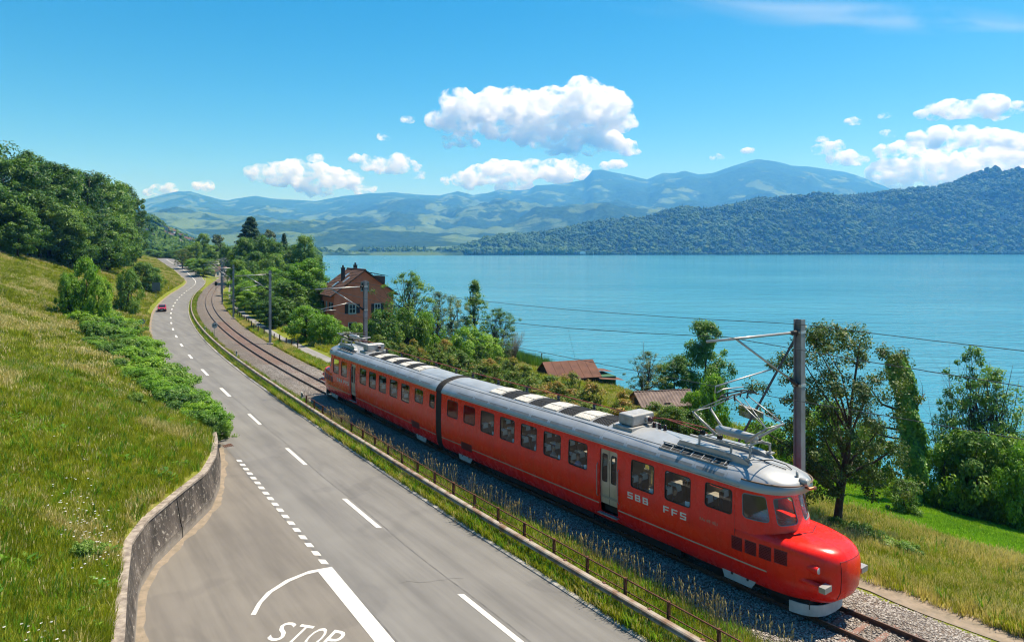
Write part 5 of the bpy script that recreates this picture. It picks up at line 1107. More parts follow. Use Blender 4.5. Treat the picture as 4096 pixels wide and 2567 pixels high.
# ------------------------------------------------------------------ red car on the road
def red_car():
    Y = 143.; tt = rc(Y)-1.75; p = tp(Y, tt, 0); h = math.atan2(-1, -tslope(Y)); root = empty('red_car', p, 'small red saloon car driving towards the railway bend', 'car')
    c, s = math.cos(h), math.sin(h)
    def Q(x, y, z): return np.array((p[0]+c*x-s*y, p[1]+s*x+c*y, p[2]+z))
    MR = mat('red_car_paint', (.62, .02, .025), .2, coat=.7); MG = mat('car_glass', (.015, .018, .02), .05, spec=.9); MT = M_BLACK
    def loft(secs, name, m, par=root):
        b = MB(); P = []
        for x, w0, z0, w1, z1 in secs: P.append([Q(x, -w0, z0), Q(x, -w0*1.02, (z0+z1)*.5), Q(x, -w1, z1), Q(x, w1, z1), Q(x, w0*1.02, (z0+z1)*.5), Q(x, w0, z0)])
        b.grid(P, close=True); b.poly(P[0][::-1]); b.poly(P[-1]); return b.build(name, m, par, ang=40)
    loft([(-2.05, .74, .35, .68, .80), (-1.9, .80, .25, .76, .88), (-.9, .82, .2, .79, .90), (.7, .82, .2, .79, .88), (1.75, .80, .25, .74, .80), (2.0, .72, .38, .66, .72)], 'body', MR)
    loft([(-1.35, .72, .86, .55, .90), (-.95, .73, .86, .60, 1.33), (.05, .73, .86, .61, 1.36), (.3, .73, .86, .58, 1.33), (.85, .70, .86, .66, .89)], 'cabin', MG)
    b = MB(); b.grid([[Q(x, y, z) for y in (-.6, -.3, .3, .6)] for x, z in ((-.98, 1.33), (-.5, 1.375), (.0, 1.38), (.3, 1.345))]); b.build('roof', MR, root, smooth=True)
    b = MB()
    for sg in (-1, 1): b.bar(Q(.3, sg*.58, 1.34), Q(.86, sg*.68, .88), .05, .05); b.bar(Q(-.97, sg*.6, 1.33), Q(-1.37, sg*.66, .88), .07, .05); b.bar(Q(-.3, sg*.62, 1.35), Q(-.3, sg*.74, .88), .06, .04)
    b.build('pillars', MR, root)
    for x in (-1.25, 1.25):
        for sg in (-1, 1):
            b = MB(); b.tube([Q(x, sg*.68, .3), Q(x, sg*.83, .3)], .3, 18); w = b.build('wheel', MT, root); b = MB(); b.tube([Q(x, sg*.825, .3), Q(x, sg*.84, .3)], .18, 14); b.build('rim', M_STEEL, w)
    b = MB(); b.box((2.0, -.62, .50), (2.03, .62, .70), fn=Q); b.build('grille', M_BLACK, root)
    for sg in (-1, 1): b = MB(); b.tube([Q(2.02, sg*.48, .60), Q(2.05, sg*.48, .60)], .09, 14); b.build('headlight', M_LAMP, root); b = MB(); b.box((.55, sg*.80, .92), (.7, sg*.98, 1.05), fn=Q); b.build('mirror', MR, root)
    b = MB(); b.box((1.95, -.8, .30), (2.12, .8, .44), fn=Q); b.build('bumper', M_BLACK, root); b = MB(); b.box((2.12, -.26, .32), (2.13, .26, .42), fn=Q); b.build('number_plate', M_PW, root)
    pp = Q(-.15, -.33, .42); person('person', pp, h, SH['black'], HD, SK, 'driver in dark clothes at the wheel of the red car')
red_car()
# ------------------------------------------------------------------ far station building and the town on the slope
def small_house(name, c, w, l, h, rz, wallm, roofm, lab, grp):
    root = empty(name, c, lab, 'house', grp, rz); b = MB(); hw, hl = w/2, l/2; z1 = h*.6
    b.poly([(-hw, -hl, -2), (hw, -hl, -2), (hw, -hl, z1), (0, -hl, h-.1), (-hw, -hl, z1)]); b.poly([(-hw, hl, -2), (hw, hl, -2), (hw, hl, z1), (0, hl, h-.1), (-hw, hl, z1)]); b.quad((-hw, -hl, -2), (-hw, hl, -2), (-hw, hl, z1), (-hw, -hl, z1)); b.quad((hw, -hl, -2), (hw, hl, -2), (hw, hl, z1), (hw, -hl, z1))
    obj('wall', b.mesh('wall', wallm), root); b = MB()
    for sg in (-1, 1): b.add([(0, -hl-.4, h), (0, hl+.4, h), (sg*(hw+.5), hl+.4, z1-.3), (sg*(hw+.5), -hl-.4, z1-.3), (0, -hl-.4, h+.25), (0, hl+.4, h+.25), (sg*(hw+.5), hl+.4, z1-.05), (sg*(hw+.5), -hl-.4, z1-.05)], [(0, 1, 2, 3), (4, 5, 6, 7), (2, 3, 7, 6), (0, 3, 7, 4), (1, 2, 6, 5)])
    obj('roof', b.mesh('roof', roofm), root); b = MB()
    for k in range(max(2, int(w/3.2))):
        x = -hw+w*(k+.5)/max(2, int(w/3.2))
        for z in ([1.0, 3.6] if z1 > 5 else [1.0]): b.box((x-.5, -hl-.06, z), (x+.5, -hl+.02, z+1.3))
    obj('windows', b.mesh('windows', M_PANE), root); return root
WALLS = [mat('town_wall_white', (.62, .60, .56), .9), mat('town_wall_cream', (.50, .44, .34), .9)]; ROOFS = [mat('town_roof_brown', (.13, .08, .065), .9, spec=.1), mat('town_roof_grey', (.12, .12, .13), .9, spec=.1)]
RT = np.random.default_rng(5)
k = 0
while k < 40:
    u = RT.uniform(578, 775); Y = RT.uniform(700, 1650); x = (u-CX)/FPX*Y; z = float(zfar(u, Y)); v = HORIZ+(CAMZ-z)*FPX/Y; wi, ri = RT.integers(0, 2), RT.integers(0, 2)
    if not 925 < v < 992 or RT.random() < .35: continue
    k += 1
    small_house('town_house', (x, Y, z), RT.uniform(8, 13), RT.uniform(8, 12), RT.uniform(7, 10), RT.uniform(-.9, .9), WALLS[wi], ROOFS[ri], '%s house with a %s roof in the hillside town beyond the forest' % (('white', 'cream')[wi], ('brown', 'grey')[ri]), 'houses of the hillside town')
for u, Y in ((1460, 2530), (1490, 2540), (1560, 2528), (1590, 2550), (1660, 2560), (1790, 2600), (1390, 2530), (2330, 2620)):
    x = (u-CX)/FPX*Y; small_house('shore_house', (x, Y, 0), 22, 12, 8, RT.uniform(-.3, .3), WALLS[0], ROOFS[1], 'pale low building among the trees on the far shore', 'buildings on the far shore')
x, y = (890-CX)/FPX*322, 322.; small_house('station_building', (x, y, .2), 16, 7, 4.6, 1.2, WALLS[1], ROOFS[0], 'low railway building with flat brown roof at the end of the track', None)
# ------------------------------------------------------------------ foliage
LEAF = {'beech': leaf_mat('beech_leaf', [(0.017, 0.052, 0.020), (0.038, 0.104, 0.024), (0.078, 0.174, 0.031), (0.148, 0.244, 0.043)], .3),
        'bright': leaf_mat('bright_leaf', [(0.052, 0.131, 0.017), (0.104, 0.244, 0.020), (0.192, 0.348, 0.031), (0.295, 0.434, 0.052)], .4),
        'mid': leaf_mat('mid_green_leaf', [(0.031, 0.086, 0.017), (0.070, 0.166, 0.024), (0.131, 0.244, 0.035), (0.209, 0.313, 0.052)], .35),
        'pear': leaf_mat('pear_leaf', [(0.028, 0.062, 0.013), (0.06, 0.11, 0.02), (0.12, 0.165, 0.032), (0.23, 0.23, 0.075)], .3, gloss=.35),
        'ivy': leaf_mat('ivy_leaf', [(0.014, 0.061, 0.017), (0.031, 0.122, 0.020), (0.086, 0.227, 0.031), (0.174, 0.348, 0.043)], .25),
        'orchard': leaf_mat('orchard_leaf', [(0.035, 0.085, 0.011), (0.07, 0.145, 0.015), (0.125, 0.195, 0.022), (0.36, 0.19, 0.05)], .35),
        'willow': leaf_mat('willow_leaf', [(0.061, 0.113, 0.052), (0.122, 0.192, 0.086), (0.209, 0.278, 0.148), (0.295, 0.365, 0.209)], .3),
        'fir': leaf_mat('fir_needle', [(0.011, 0.038, 0.024), (0.020, 0.062, 0.035), (0.038, 0.096, 0.046), (0.061, 0.122, 0.052)], .1),
        'pine': leaf_mat('pine_needle', [(0.020, 0.052, 0.024), (0.043, 0.086, 0.035), (0.086, 0.131, 0.049), (0.157, 0.174, 0.070)], .15),
        'far': leaf_mat('far_wood_leaf', [(0.018, 0.050, 0.011), (0.042, 0.090, 0.016), (0.070, 0.130, 0.022), (0.11, 0.175, 0.04)], .1, scale=.012, gloss=.05)}
M_BARK = mat('bark', (.075, .06, .048), .95, c2=(.035, .028, .022), scale=5, bmp=.6, bscale=14)
M_BARKL = mat('pale_twig', (.20, .16, .12), .95, c2=(.13, .1, .075), scale=5)
def leaves(name, C, Nrm, size, mat_, seed, aspect=.55, var=None):
    """one rhombus leaf per centre"""
    r = np.random.default_rng(seed); n = len(C); Nrm = Nrm/np.maximum(np.linalg.norm(Nrm, axis=1), 1e-6)[:, None]
    a = r.normal(size=(n, 3)); a -= Nrm*(a*Nrm).sum(1)[:, None]; a /= np.maximum(np.linalg.norm(a, axis=1), 1e-6)[:, None]; b = np.cross(Nrm, a)
    s = (size*r.uniform(.6, 1.3, n))[:, None]; fold = Nrm*s*.18
    V = np.stack([C-a*s, C+b*s*aspect+fold, C+a*s, C-b*s*aspect+fold], 1).reshape(-1, 3); F = np.arange(4*n).reshape(n, 4)
    v = np.repeat(r.random(n) if var is None else var, 4)
    return np_mesh(name, V, F, mat_, {'var': v})
def clump_crown(name, seed, h, rx, zlow, nclump, per, size, cr, kind, shape='round', lumps=.25):
    """leaf clumps spread through a crown from zlow to h; gaps between them stay open"""
    r = np.random.default_rng(seed); C = []; k = 0
    while len(C) < nclump and k < nclump*30:
        k += 1; z = r.random(); a = r.random()*2*math.pi
        if shape == 'round': w = math.sqrt(max(0, 1-((z-.42)/.60)**2)) if z > .42 else math.sqrt(max(0, 1-((z-.42)/.52)**2))
        elif shape == 'cone': w = 1.35*(1-z)**.9+.05
        elif shape == 'column': w = min(1, 2.2*(1-z)**.6, .45+1.6*z)
        elif shape == 'umbrella': w = (1 if z > .55 else .55*z/.55)*math.sqrt(max(0, 1-max(0, (z-.6)/.42)**2))
        else: w = 1-.55*z
        w *= 1+lumps*math.sin(a*3+seed)*math.sin(z*7+seed*2)+lumps*.6*math.sin(a*5+seed*3+z*9)
        rad = w*rx*(r.random()**.42)
        C.append((rad*math.cos(a), rad*math.sin(a), zlow+(h-zlow)*z))
    C = np.array(C); n = len(C)*per; ci = np.repeat(np.arange(len(C)), per)
    d = r.normal(size=(n, 3)); d /= np.linalg.norm(d, axis=1)[:, None]; rad = r.random(n)**.45
    csz = cr*r.uniform(.6, 1.35, len(C))[ci]; P = C[ci]+d*(rad*csz)[:, None]*np.array((1, 1, .72))
    mid = np.array((0, 0, zlow+(h-zlow)*.4)); outw = P-mid; outw /= np.linalg.norm(outw, axis=1)[:, None]
    Nn = d*.6+outw*.35+np.array((0, 0, .55))+r.normal(size=(n, 3))*.45
    var = np.clip(.5*r.random(len(C))[ci]+.5*r.random(n), 0, 1)
    if kind == 'orchard': var = np.clip(.05+.35*r.random(n)+.25*r.random(len(C))[ci]+1.2*np.clip((P[:, 2]-zlow)/(h-zlow)-.8, 0, 1), 0, 1)   # young shoots turn orange at the tips
    return leaves(name, P, Nn, size, LEAF[kind], seed+1, var=var), C
def branch_mesh(name, seed, C, h, r0, zsplit, m, n_l=10, wob=.12, stems=1):
    r = np.random.default_rng(seed); b = MB()
    for s_ in range(stems):
        off = np.array((0, 0, 0.)) if stems == 1 else np.array((r.normal()*.25, r.normal()*.25, 0)); top = np.array((r.normal()*.05*h, r.normal()*.05*h, h*.93))
        if stems > 1: top += np.array((r.normal(), r.normal(), 0))*h*.12
        tr = [off*(1 if k == 0 else 1)+(top-off)*f+np.array((r.normal(), r.normal(), 0))*wob*min(f, .4)*r0*4 for k, f in enumerate(np.linspace(0, 1, 9))]
        tr[0] = tr[0]-np.array((0, 0, .4)); rad = [r0*(1.25 if k == 0 else 1)*(1-.88*f) for k, f in enumerate(np.linspace(0, 1, 9))]; b.tube(tr, rad, 8)
        sel = r.choice(len(C), min(n_l, len(C)), replace=False)
        for i in sel:
            c = C[i]; f = np.clip((c[2]*.62)/h+r.uniform(-.06, .04), zsplit, .9); k = f*8; k0 = int(k); p0 = tr[k0]*(1-(k-k0))+tr[min(k0+1, 8)]*(k-k0)
            mid = (p0+c)/2+np.array((r.normal(), r.normal(), r.uniform(-.2, .8)))*.07*np.linalg.norm(c-p0); rb_ = r0*(1-.85*f)*.55
            b.tube([p0, p0*.5+mid*.5+np.array((0, 0, .03*h*.3)), mid, mid*.45+c*.55, c], [rb_, rb_*.8, rb_*.6, rb_*.4, rb_*.12], 5)
    return b.mesh(name, m, smooth=True)
TREES = {}
def tree_kind(key, seed, h, rx, zlow, ncl, per, size, cr, leaf, shape, r0=.25, zsplit=.25, nl=14, bark=None, stems=1, lumps=.25):
    cm, C = clump_crown(key+'_crown', seed, h, rx, zlow, ncl, per, size, cr, leaf, shape, lumps); tm = branch_mesh(key+'_trunk', seed+5, C, h, r0, zsplit, bark or M_BARK, nl, stems=stems)
    TREES[key] = (cm, tm, h, rx)
for i in range(4): tree_kind('beech%d' % i, 20+i, 24, 7.2, 4.0, 190, 120, .27, 1.55, 'beech', 'round' if i % 2 else 'column', .45, .2, 16, lumps=.5)
for i in range(3): tree_kind('broad%d' % i, 40+i, 12, 4.6, 1.2, 120, 150, .19, 1.15, ('mid', 'bright', 'mid')[i], 'round', .25, .15, 14)
for i in range(2): tree_kind('fir%d' % i, 60+i, 25, 5.0, 2.0, 620, 34, .32, .8, 'fir', 'cone', .4, .1, 30, lumps=.12)
for i in range(2): tree_kind('pine%d' % i, 65+i, 20, 5.0, 7, 60, 120, .30, 1.3, 'pine', 'umbrella', .3, .3, 12)
for i in range(3): tree_kind('bush%d' % i, 70+i, 3.2, 2.3, .0, 80, 130, .105, .55, ('bright', 'mid', 'bright')[i], 'round', .07, .02, 10, stems=3, lumps=.3)
for i in range(2): tree_kind('bramble%d' % i, 80+i, 1.5, 1.6, -.1, 60, 120, .085, .42, ('mid', 'bright')[i], 'round', .03, .02, 8, stems=3, lumps=.3)
for i in range(3): tree_kind('orchard%d' % i, 90+i, 4.2, 1.2, .3, 60, 70, .085, .36, 'orchard', 'column', .06, .1, 16, stems=4, lumps=.5)
for i in range(2): tree_kind('loose%d' % i, 100+i, 10, 3.2, 1.0, 150, 62, .105, .55, ('mid', 'pear')[i], 'column', .14, .12, 34, lumps=.55, stems=3)
tree_kind('willow0', 110, 8, 2.4, .6, 120, 60, .09, .5, 'willow', 'column', .12, .1, 16, stems=3)
tree_kind('thin0', 112, 9.5, 1.9, 1.2, 130, 48, .095, .42, 'mid', 'column', .09, .1, 34, stems=4, lumps=.55)
tree_kind('spire0', 115, 9.5, 1.7, .8, 130, 50, .10, .42, 'mid', 'cone', .10, .1, 34, lumps=.4)
tree_kind('pear0', 120, 11.2, 4.6, 2.1, 280, 115, .085, .6, 'pear', 'round', .26, .16, 26, lumps=.4)
GROUPS = {}
def plant(key, loc, h=None, w=None, rz=None, name='tree', label='', cat='tree', group=None, zs=None):
    cm, tm, H0, R0 = TREES[key]; root = empty(name, loc, label, cat, group, rz if rz is not None else random.random()*6.28)
    sz = (h or H0)/H0; sx = (w/2/R0) if w else sz; root.scale = (sx, sx, sz); obj('crown', cm, root); obj('trunk', tm, root); return root
def at_px(key, u, Y, vtop, wpx, dz=0., z=None, **k):             # place by its column, its distance and the row of its top
    x = (u-CX)/FPX*Y; zz = (float(zg(x, Y)) if z is None else z)+dz; top = CAMZ-(vtop-HORIZ)*Y/FPX
    return plant(key, (x, Y, zz), max(top-zz, .6), wpx*Y/FPX, **k)
G = 'beeches of the hillside wood'
for i, (u, Y, vt, w) in enumerate([(-120, 150, 560, 330), (5, 158, 585, 300), (115, 165, 618, 270), (195, 172, 662, 250), (262, 182, 690, 240), (330, 192, 690, 240), (395, 212, 706, 215), (455, 226, 735, 190), (500, 240, 745, 150), (535, 252, 800, 95),
        (-60, 150, 760, 300), (60, 158, 740, 270), (160, 165, 800, 260), (240, 172, 815, 230), (325, 184, 830, 220), (405, 203, 850, 200), (470, 218, 870, 180), (525, 246, 880, 90), (-200, 140, 700, 300), (120, 180, 640, 240), (300, 205, 705, 230), (440, 245, 745, 180)]):
    if i % 3 == 1: at_px('broad%d' % (0, 2)[i % 2], u, Y, vt, w*.85, dz=-.5, name='lime_tree', label='tall lighter green lime tree among the dark beeches of the hillside wood', group='lime trees of the hillside wood')
    else: at_px('beech%d' % (i % 4), u, Y, vt, w*.92, dz=-.5, name='beech_tree', label='tall dark green beech in the wood at the top of the meadow', group=G)
for u, Y, vt, w in ((430, 196, 880, 190), (70, 150, 830, 170), (300, 170, 900, 150)): at_px('broad0', u, Y, vt, w, name='young_tree', label='lighter green young tree standing in front of the dark wood', group='young trees at the wood edge')
# bushes at the foot of the wood and along the road
for key, u, Y, vt, w, lab in (('broad2', 575, 178, 1052, 110, 'dark round bush beside the square sign back'), ('broad0', 620, 182, 1075, 75, 'dark bush right beside the square sign back'), ('bush1', 512, 120, 1085, 95, 'rounded green bush standing alone on the meadow above the road'),
        ('bush0', 345, 90, 1052, 120, 'tall bright green bush at the top of the bramble hedge'), ('bush2', 275, 88, 1100, 90, 'bright green bush left of the tallest hedge bush'), ('bush0', 405, 88, 1125, 100, 'bright green bush in the middle of the hedge top')):
    at_px(key, u, Y, vt, w, name='bush', label=lab, cat='bush')
RB = np.random.default_rng(12)
for k in range(112):                                             # bramble hedge running down to the road edge
    f = RB.random(); Y = 43+f*58; wd = float(np.interp(Y, [43, 52, 62, 75, 88, 101], [.8, 2.6, 5.0, 6.5, 9, 11])); lo = float(np.interp(Y, [43, 80, 101], [.2, .3, 4.5])); r = lo+RB.random()*(wd-lo)*1.05; t = float(lb(Y))-r; p = tp(Y, t); z = float(zg(p[0], Y)); h = RB.uniform(.9, 1.7)*(1+.35*f)
    plant('bramble%d' % RB.integers(0, 2) if k % 4 else 'bush%d' % RB.integers(0, 3), (p[0], p[1], z-.15), h, h*RB.uniform(1.7, 2.6), name='bramble_bush', label='low tangled bramble bush in the hedge between meadow and road', cat='bush', group='brambles of the roadside hedge')
for u, v, h in ((885, 1640, 1.1), (845, 1690, .9), (700, 1640, .9), (330, 2290, .7), (540, 1690, .8)):
    p = pix(u, v, 1.9); plant('bramble0', (p[0], p[1], float(zg(p[0], p[1]))-.1), h, h*1.6, name='weed_clump', label='dark green weed clump growing in the long meadow grass', cat='plant', group='weed clumps in the meadow')
# trees beyond, left and right of the far tracks
for key, u, Y, vt, w, nm, lab in (('fir0', 1002, 262, 873, 150, 'fir_tree', 'tall dark fir rising above the lakeside trees'), ('pine0', 1071, 270, 925, 80, 'pine_tree', 'umbrella-topped pine beside the tall fir'), ('fir1', 1137, 268, 938, 60, 'fir_tree', 'slim dark fir between the pine and the round lakeside trees'),
        ('pine1', 868, 350, 942, 62, 'pine_tree', 'umbrella pine standing behind the far tracks'), ('broad0', 813, 355, 940, 75, 'broad_tree', 'tall rounded tree left of the umbrella pine at the far tracks'), ('pear0', 732, 330, 996, 70, 'fruit_tree', 'small brownish fruit tree on the bank beside the climbing road')):
    at_px(key, u, Y, vt, w, name=nm, label=lab)
for i, (u, Y, vt, w) in enumerate([(950, 255, 985, 70), (985, 250, 958, 90), (1052, 255, 950, 95), (1105, 245, 975, 90), (1160, 235, 985, 115), (1222, 230, 952, 100), (1255, 225, 1000, 60), (1020, 225, 1012, 90), (1090, 215, 1020, 100), (960, 240, 1030, 70), (1180, 205, 1060, 120), (1250, 200, 1040, 80), (1000, 205, 1055, 80)]):
    at_px('broad%d' % (0 if i % 2 else 2), u, Y, vt, w*1.15, name='lakeside_tree', label='dense dark green tree in the group below the tall fir', group='dense trees between lane and lake')
for i, (u, Y, vt, w) in enumerate([(778, 345, 970, 60), (845, 340, 985, 70), (905, 335, 985, 50), (880, 360, 975, 60), (800, 365, 965, 60), (760, 375, 985, 50), (715, 410, 1000, 50), (680, 430, 1005, 50), (640, 440, 1008, 60), (600, 440, 1000, 60)]):
    at_px('broad%d' % (0 if i % 2 else 2), u, Y, vt, w*1.2, name='distant_tree', label='distant dark green tree beyond the end of the road and track', group='distant trees beyond the bend')
for i, (u, Y, vt, w) in enumerate([(813, 300, 1038, 85), (774, 318, 1036, 60), (850, 330, 1040, 50), (955, 190, 1045, 80), (975, 170, 1085, 90), (1010, 160, 1100, 110), (1055, 150, 1090, 110), (1100, 165, 1075, 120), (1150, 160, 1090, 120), (1210, 165, 1085, 110), (980, 145, 1130, 100), (1130, 140, 1120, 120), (1060, 130, 1150, 130), (1010, 138, 1155, 100)]):
    at_px('broad%d' % (i % 3), u, Y, vt, w*1.1, name='hedge_tree', label='bushy green tree in the dense belt beside the grey lane', group='trees beside the lane')
for key, u, Y, vt, w, lab in (('broad1', 1225, 125, 1048, 190, 'large bright green tree growing left of the orange house'), ('broad0', 1150, 118, 1130, 160, 'dark green tree between the lane and the orange house'), ('broad2', 1090, 112, 1190, 130, 'dark bushy tree on the lane corner'), ('broad0', 1290, 122, 1150, 120, 'dark green tree pressed against the left side of the orange house')):
    at_px(key, u, Y, vt, w, name='garden_tree', label=lab)
for key, u, Y, vt, w, lab in (('bush0', 1225, 96, 1235, 150, 'large bright green bush between the lane and the orange house'), ('bush2', 1300, 92, 1262, 130, 'bright green bush in front of the orange house wall'), ('bush2', 1350, 100, 1300, 90, 'small bright bush below the orange house windows'), ('bush1', 1425, 88, 1300, 110, 'olive green shrub in front of the house door'), ('bush1', 1530, 86, 1250, 150, 'broad olive shrub between the mast and the lake'), ('bush1', 1630, 88, 1240, 150, 'broad olive shrub behind the rear railcar'), ('bush0', 1700, 90, 1260, 130, 'bright green shrub below the loose tree'), ('bush1', 1480, 92, 1285, 100, 'olive shrub behind the second mast')):
    at_px(key, u, Y, vt, w, name='shrub', label=lab, cat='bush')
for key, u, Y, vt, w, lab in (('loose0', 1640, 100, 1090, 200, 'tall loose-leaved tree right of the orange house'), ('loose1', 1745, 104, 1170, 130, 'loose tree leaning over the lake right of the house'), ('willow0', 1815, 102, 1185, 120, 'silvery willow standing before the lake'), ('spire0', 1900, 104, 1118, 130, 'slim birch-like tree with pointed top at the shore'), ('loose0', 1995, 100, 1235, 150, 'spreading green tree at the right end of the shore thicket'), ('bush0', 1870, 92, 1320, 160, 'bright green shrub under the shore trees'), ('bush0', 1950, 94, 1350, 130, 'bright green shrub beside the bare bush')):
    at_px(key, u, Y, vt, w, name='shore_tree', label=lab)
for key, u, Y, vt, w, lab in (('broad0', 2825, 90, 1296, 195, 'tall round dark tree standing at the lake behind the sheds'), ('loose1', 2585, 86, 1408, 140, 'airy light tree beside the flag pole'), ('broad2', 2700, 88, 1425, 150, 'dark rounded tree between the airy tree and the tall round tree'), ('bush0', 2850, 62, 1520, 130, 'bright yellow-green bush behind the raised pantograph'), ('bush2', 2780, 64, 1570, 110, 'bright green bush at the end of the corrugated shed')):
    at_px(key, u, Y, vt, w, name='shore_tree', label=lab)
RO = np.random.default_rng(31)
for k in range(84):                                              # young fruit trees in a row behind the railcar
    Y = 41+38*k/83+RO.normal()*.4; t = 6.6+RO.uniform(0, 1)*np.interp(Y, [40, 75], [6, 13]); p = tp(Y, t)
    z = float(zg(p[0], Y)); h = RO.uniform(2.4, 4.0)
    plant('orchard%d' % RO.integers(0, 3), (p[0], p[1], z), h, RO.uniform(1.6, 2.6), name='orchard_tree', label='young orange-tipped fruit tree in the orchard behind the railcar', group='orchard behind the railcar')
# the pear tree, ivy-covered trunk, thin stems and bushes on the near lake side
p = pix(3345, 2103, -1.1); plant('pear0', (p[0], p[1], float(zg(p[0], p[1]))), CAMZ-(1300-HORIZ)*p[1]/FPX-float(zg(p[0], p[1])), 560*p[1]/FPX, rz=1.0, name='pear_tree', label='gnarled old pear tree with glossy leaves beside the tall mast')
def ivy_tree():
    p = pix(3655, 1938, -3.4); z0 = float(zg(p[0], p[1])); x, y = p[0], p[1]; top = CAMZ-(1425-HORIZ)*y/FPX; root = empty('ivy_tree', (x, y, z0), 'dead leaning trunk wrapped in dark ivy with bare side branches', 'tree'); r = np.random.default_rng(8)
    ax = [np.array((0, 0, -.3)), np.array((.1, 0, 2.0)), np.array((.0, 0, 4.0)), np.array((-.35, 0, 6.2)), np.array((-1.15, 0, top-z0))]; b = MB(); b.tube(ax, [.42, .36, .3, .22, .12], 9)
    for s, e, m_ in ((5.0, (-3.6, .3, 6.2), (-2.0, 0, 5.3)), (6.2, (-3.1, -.2, 8.0), (-2.2, 0, 6.9)), (4.4, (-2.7, .4, 4.8), (-1.5, 0, 4.6)), (6.0, (.9, .2, 7.6), (.3, 0, 6.9))):
        a = np.array((np.interp(s, [0, 4, 6.2, 9], [.1, 0, -.35, -1.1]), 0, s)); b.tube([a, np.array(m_), np.array(e)], [.11, .07, .02], 6)
        for k in range(7): q0 = np.array(m_)*(1-k/7)+np.array(e)*(k/7); b.tube([q0, q0+r.normal(size=3)*.3+(0, 0, .3), q0+r.normal(size=3)*.45+(-.2, 0, .75)], [.02, .012, .005], 4)
    obj('trunk', b.mesh('trunk', M_BARK, smooth=True), root); n = 15000; f = r.random(n)**.85; A = np.array(ax); zz = A[0, 2]+(A[-1, 2]-A[0, 2])*f; cx_ = np.interp(zz, A[:, 2], A[:, 0])
    th = r.random(n)*6.283; rad = (np.interp(f, [0, .15, .4, .7, .9, 1], [.65, .6, .85, .62, .85, .45]))*(.55+.45*r.random(n))*(1+.25*np.sin(th*3+zz*2)); P = np.c_[cx_+rad*np.cos(th), rad*np.sin(th), zz]
    Nn = np.c_[np.cos(th), np.sin(th), np.full(n, .6)]+r.normal(size=(n, 3))*.35; obj('crown', leaves('ivy_crown', P, Nn, .11, LEAF['ivy'], 4, .7), root)
ivy_tree()
def bare_shrub(loc, h, spread, n, name, lab, seed, mt):
    r = np.random.default_rng(seed); root = empty(name, loc, lab, 'bush'); b = MB()
    for k in range(n):
        a = r.random()*6.283; e = np.array((math.cos(a)*spread*r.random()**.6, math.sin(a)*spread*r.random()**.6, h*r.uniform(.7, 1))); m_ = e*.5+np.array((r.normal()*.1, r.normal()*.1, -.02*h)); m_[:2] *= .7
        b.tube([np.array((r.normal()*.12, r.normal()*.12, -.2)), m_, e], [.035, .022, .006], 4)
        for j in range(6): q0 = m_*(1-j/6)+e*(j/6); d = unit(e-m_)*h*.22+r.normal(size=3)*.09*h; b.tube([q0, q0+d*.6, q0+d], [.013, .009, .004], 3)
    obj('branches', b.mesh('branches', mt, smooth=True), root); b = MB(); b.lathe([(.2, -.3), (.17, 0), (.05, .15)], 8); obj('stump', b.mesh('stump', M_BARK), root)
x = (2052-CX)/FPX*98; bare_shrub((x, 98., float(zg(x, 98.))), 5.2, 2.6, 44, 'bare_shrub', 'leafless grey shrub with fan of bare twigs at the lake', 5, M_BARKL)
x = (3840-CX)/FPX*52; bare_shrub((x, 52., float(zg(x, 52.))), 10.2, 1.0, 9, 'bare_sapling', 'tall thin leafless sapling before the lake right of the ivy trunk', 6, M_BARK)
x = (3490-CX)/FPX*56; bare_shrub((x, 56., float(zg(x, 56.))), 8.0, 1.3, 10, 'bare_sapling', 'thin leafless saplings between the pear tree and the ivy trunk', 7, M_BARK)
for key, u, Y, vt, w, nm, lab in (('thin0', 3900, 50, 1395, 210, 'ash_sapling', 'tall thin-stemmed leafy sapling rising above the lake bushes'), ('thin0', 3985, 49, 1480, 190, 'ash_sapling', 'slightly shorter thin-stemmed sapling above the rightmost lake bush'), ('thin0', 3790, 51, 1560, 110, 'ash_sapling', 'narrow leafy sapling next to the ivy trunk'),
        ('bush1', 3900, 47, 1740, 300, 'lake_bush', 'big dark green bush on the lake lawn casting a deep shadow'), ('bush0', 3780, 48, 1790, 220, 'lake_bush', 'light green bush at the foot of the thin saplings'), ('bush1', 4020, 46.5, 1760, 260, 'lake_bush', 'dark bush at the water edge right of the saplings'), ('bush2', 4085, 44, 1800, 200, 'lake_bush', 'bright green bush cut by the edge of the lawn and water'),
        ('bush1', 3615, 41, 1925, 130, 'lawn_shrub', 'small dark shrub standing on the lawn behind the dry grass'), ('bush1', 3480, 52, 1700, 200, 'lake_bush', 'dark low bush behind the pear tree'), ('bush2', 3050, 47, 1700, 220, 'lake_bush', 'green bush left behind the pear tree trunk'), ('bush2', 3290, 54, 1620, 240, 'lake_bush', 'green bush at the water behind the pear tree')):
    at_px(key, u, Y, vt, w, name=nm, label=lab, cat='bush' if 'bush' in nm or 'shrub' in nm else 'tree')
for k in range(16):
    f = k/15; u = 3335+300*f+RB.normal()*12; v = 2120+90*f+RB.normal()*10; p = pix(u, v, -1.0); plant('bramble0', (p[0], p[1], float(zg(p[0], p[1]))-.25), RB.uniform(.5, .8), RB.uniform(1.1, 1.7), name='nettle_patch', label='low dark nettle patch in the dry grass below the pear tree', cat='plant', group='nettles below the pear tree')
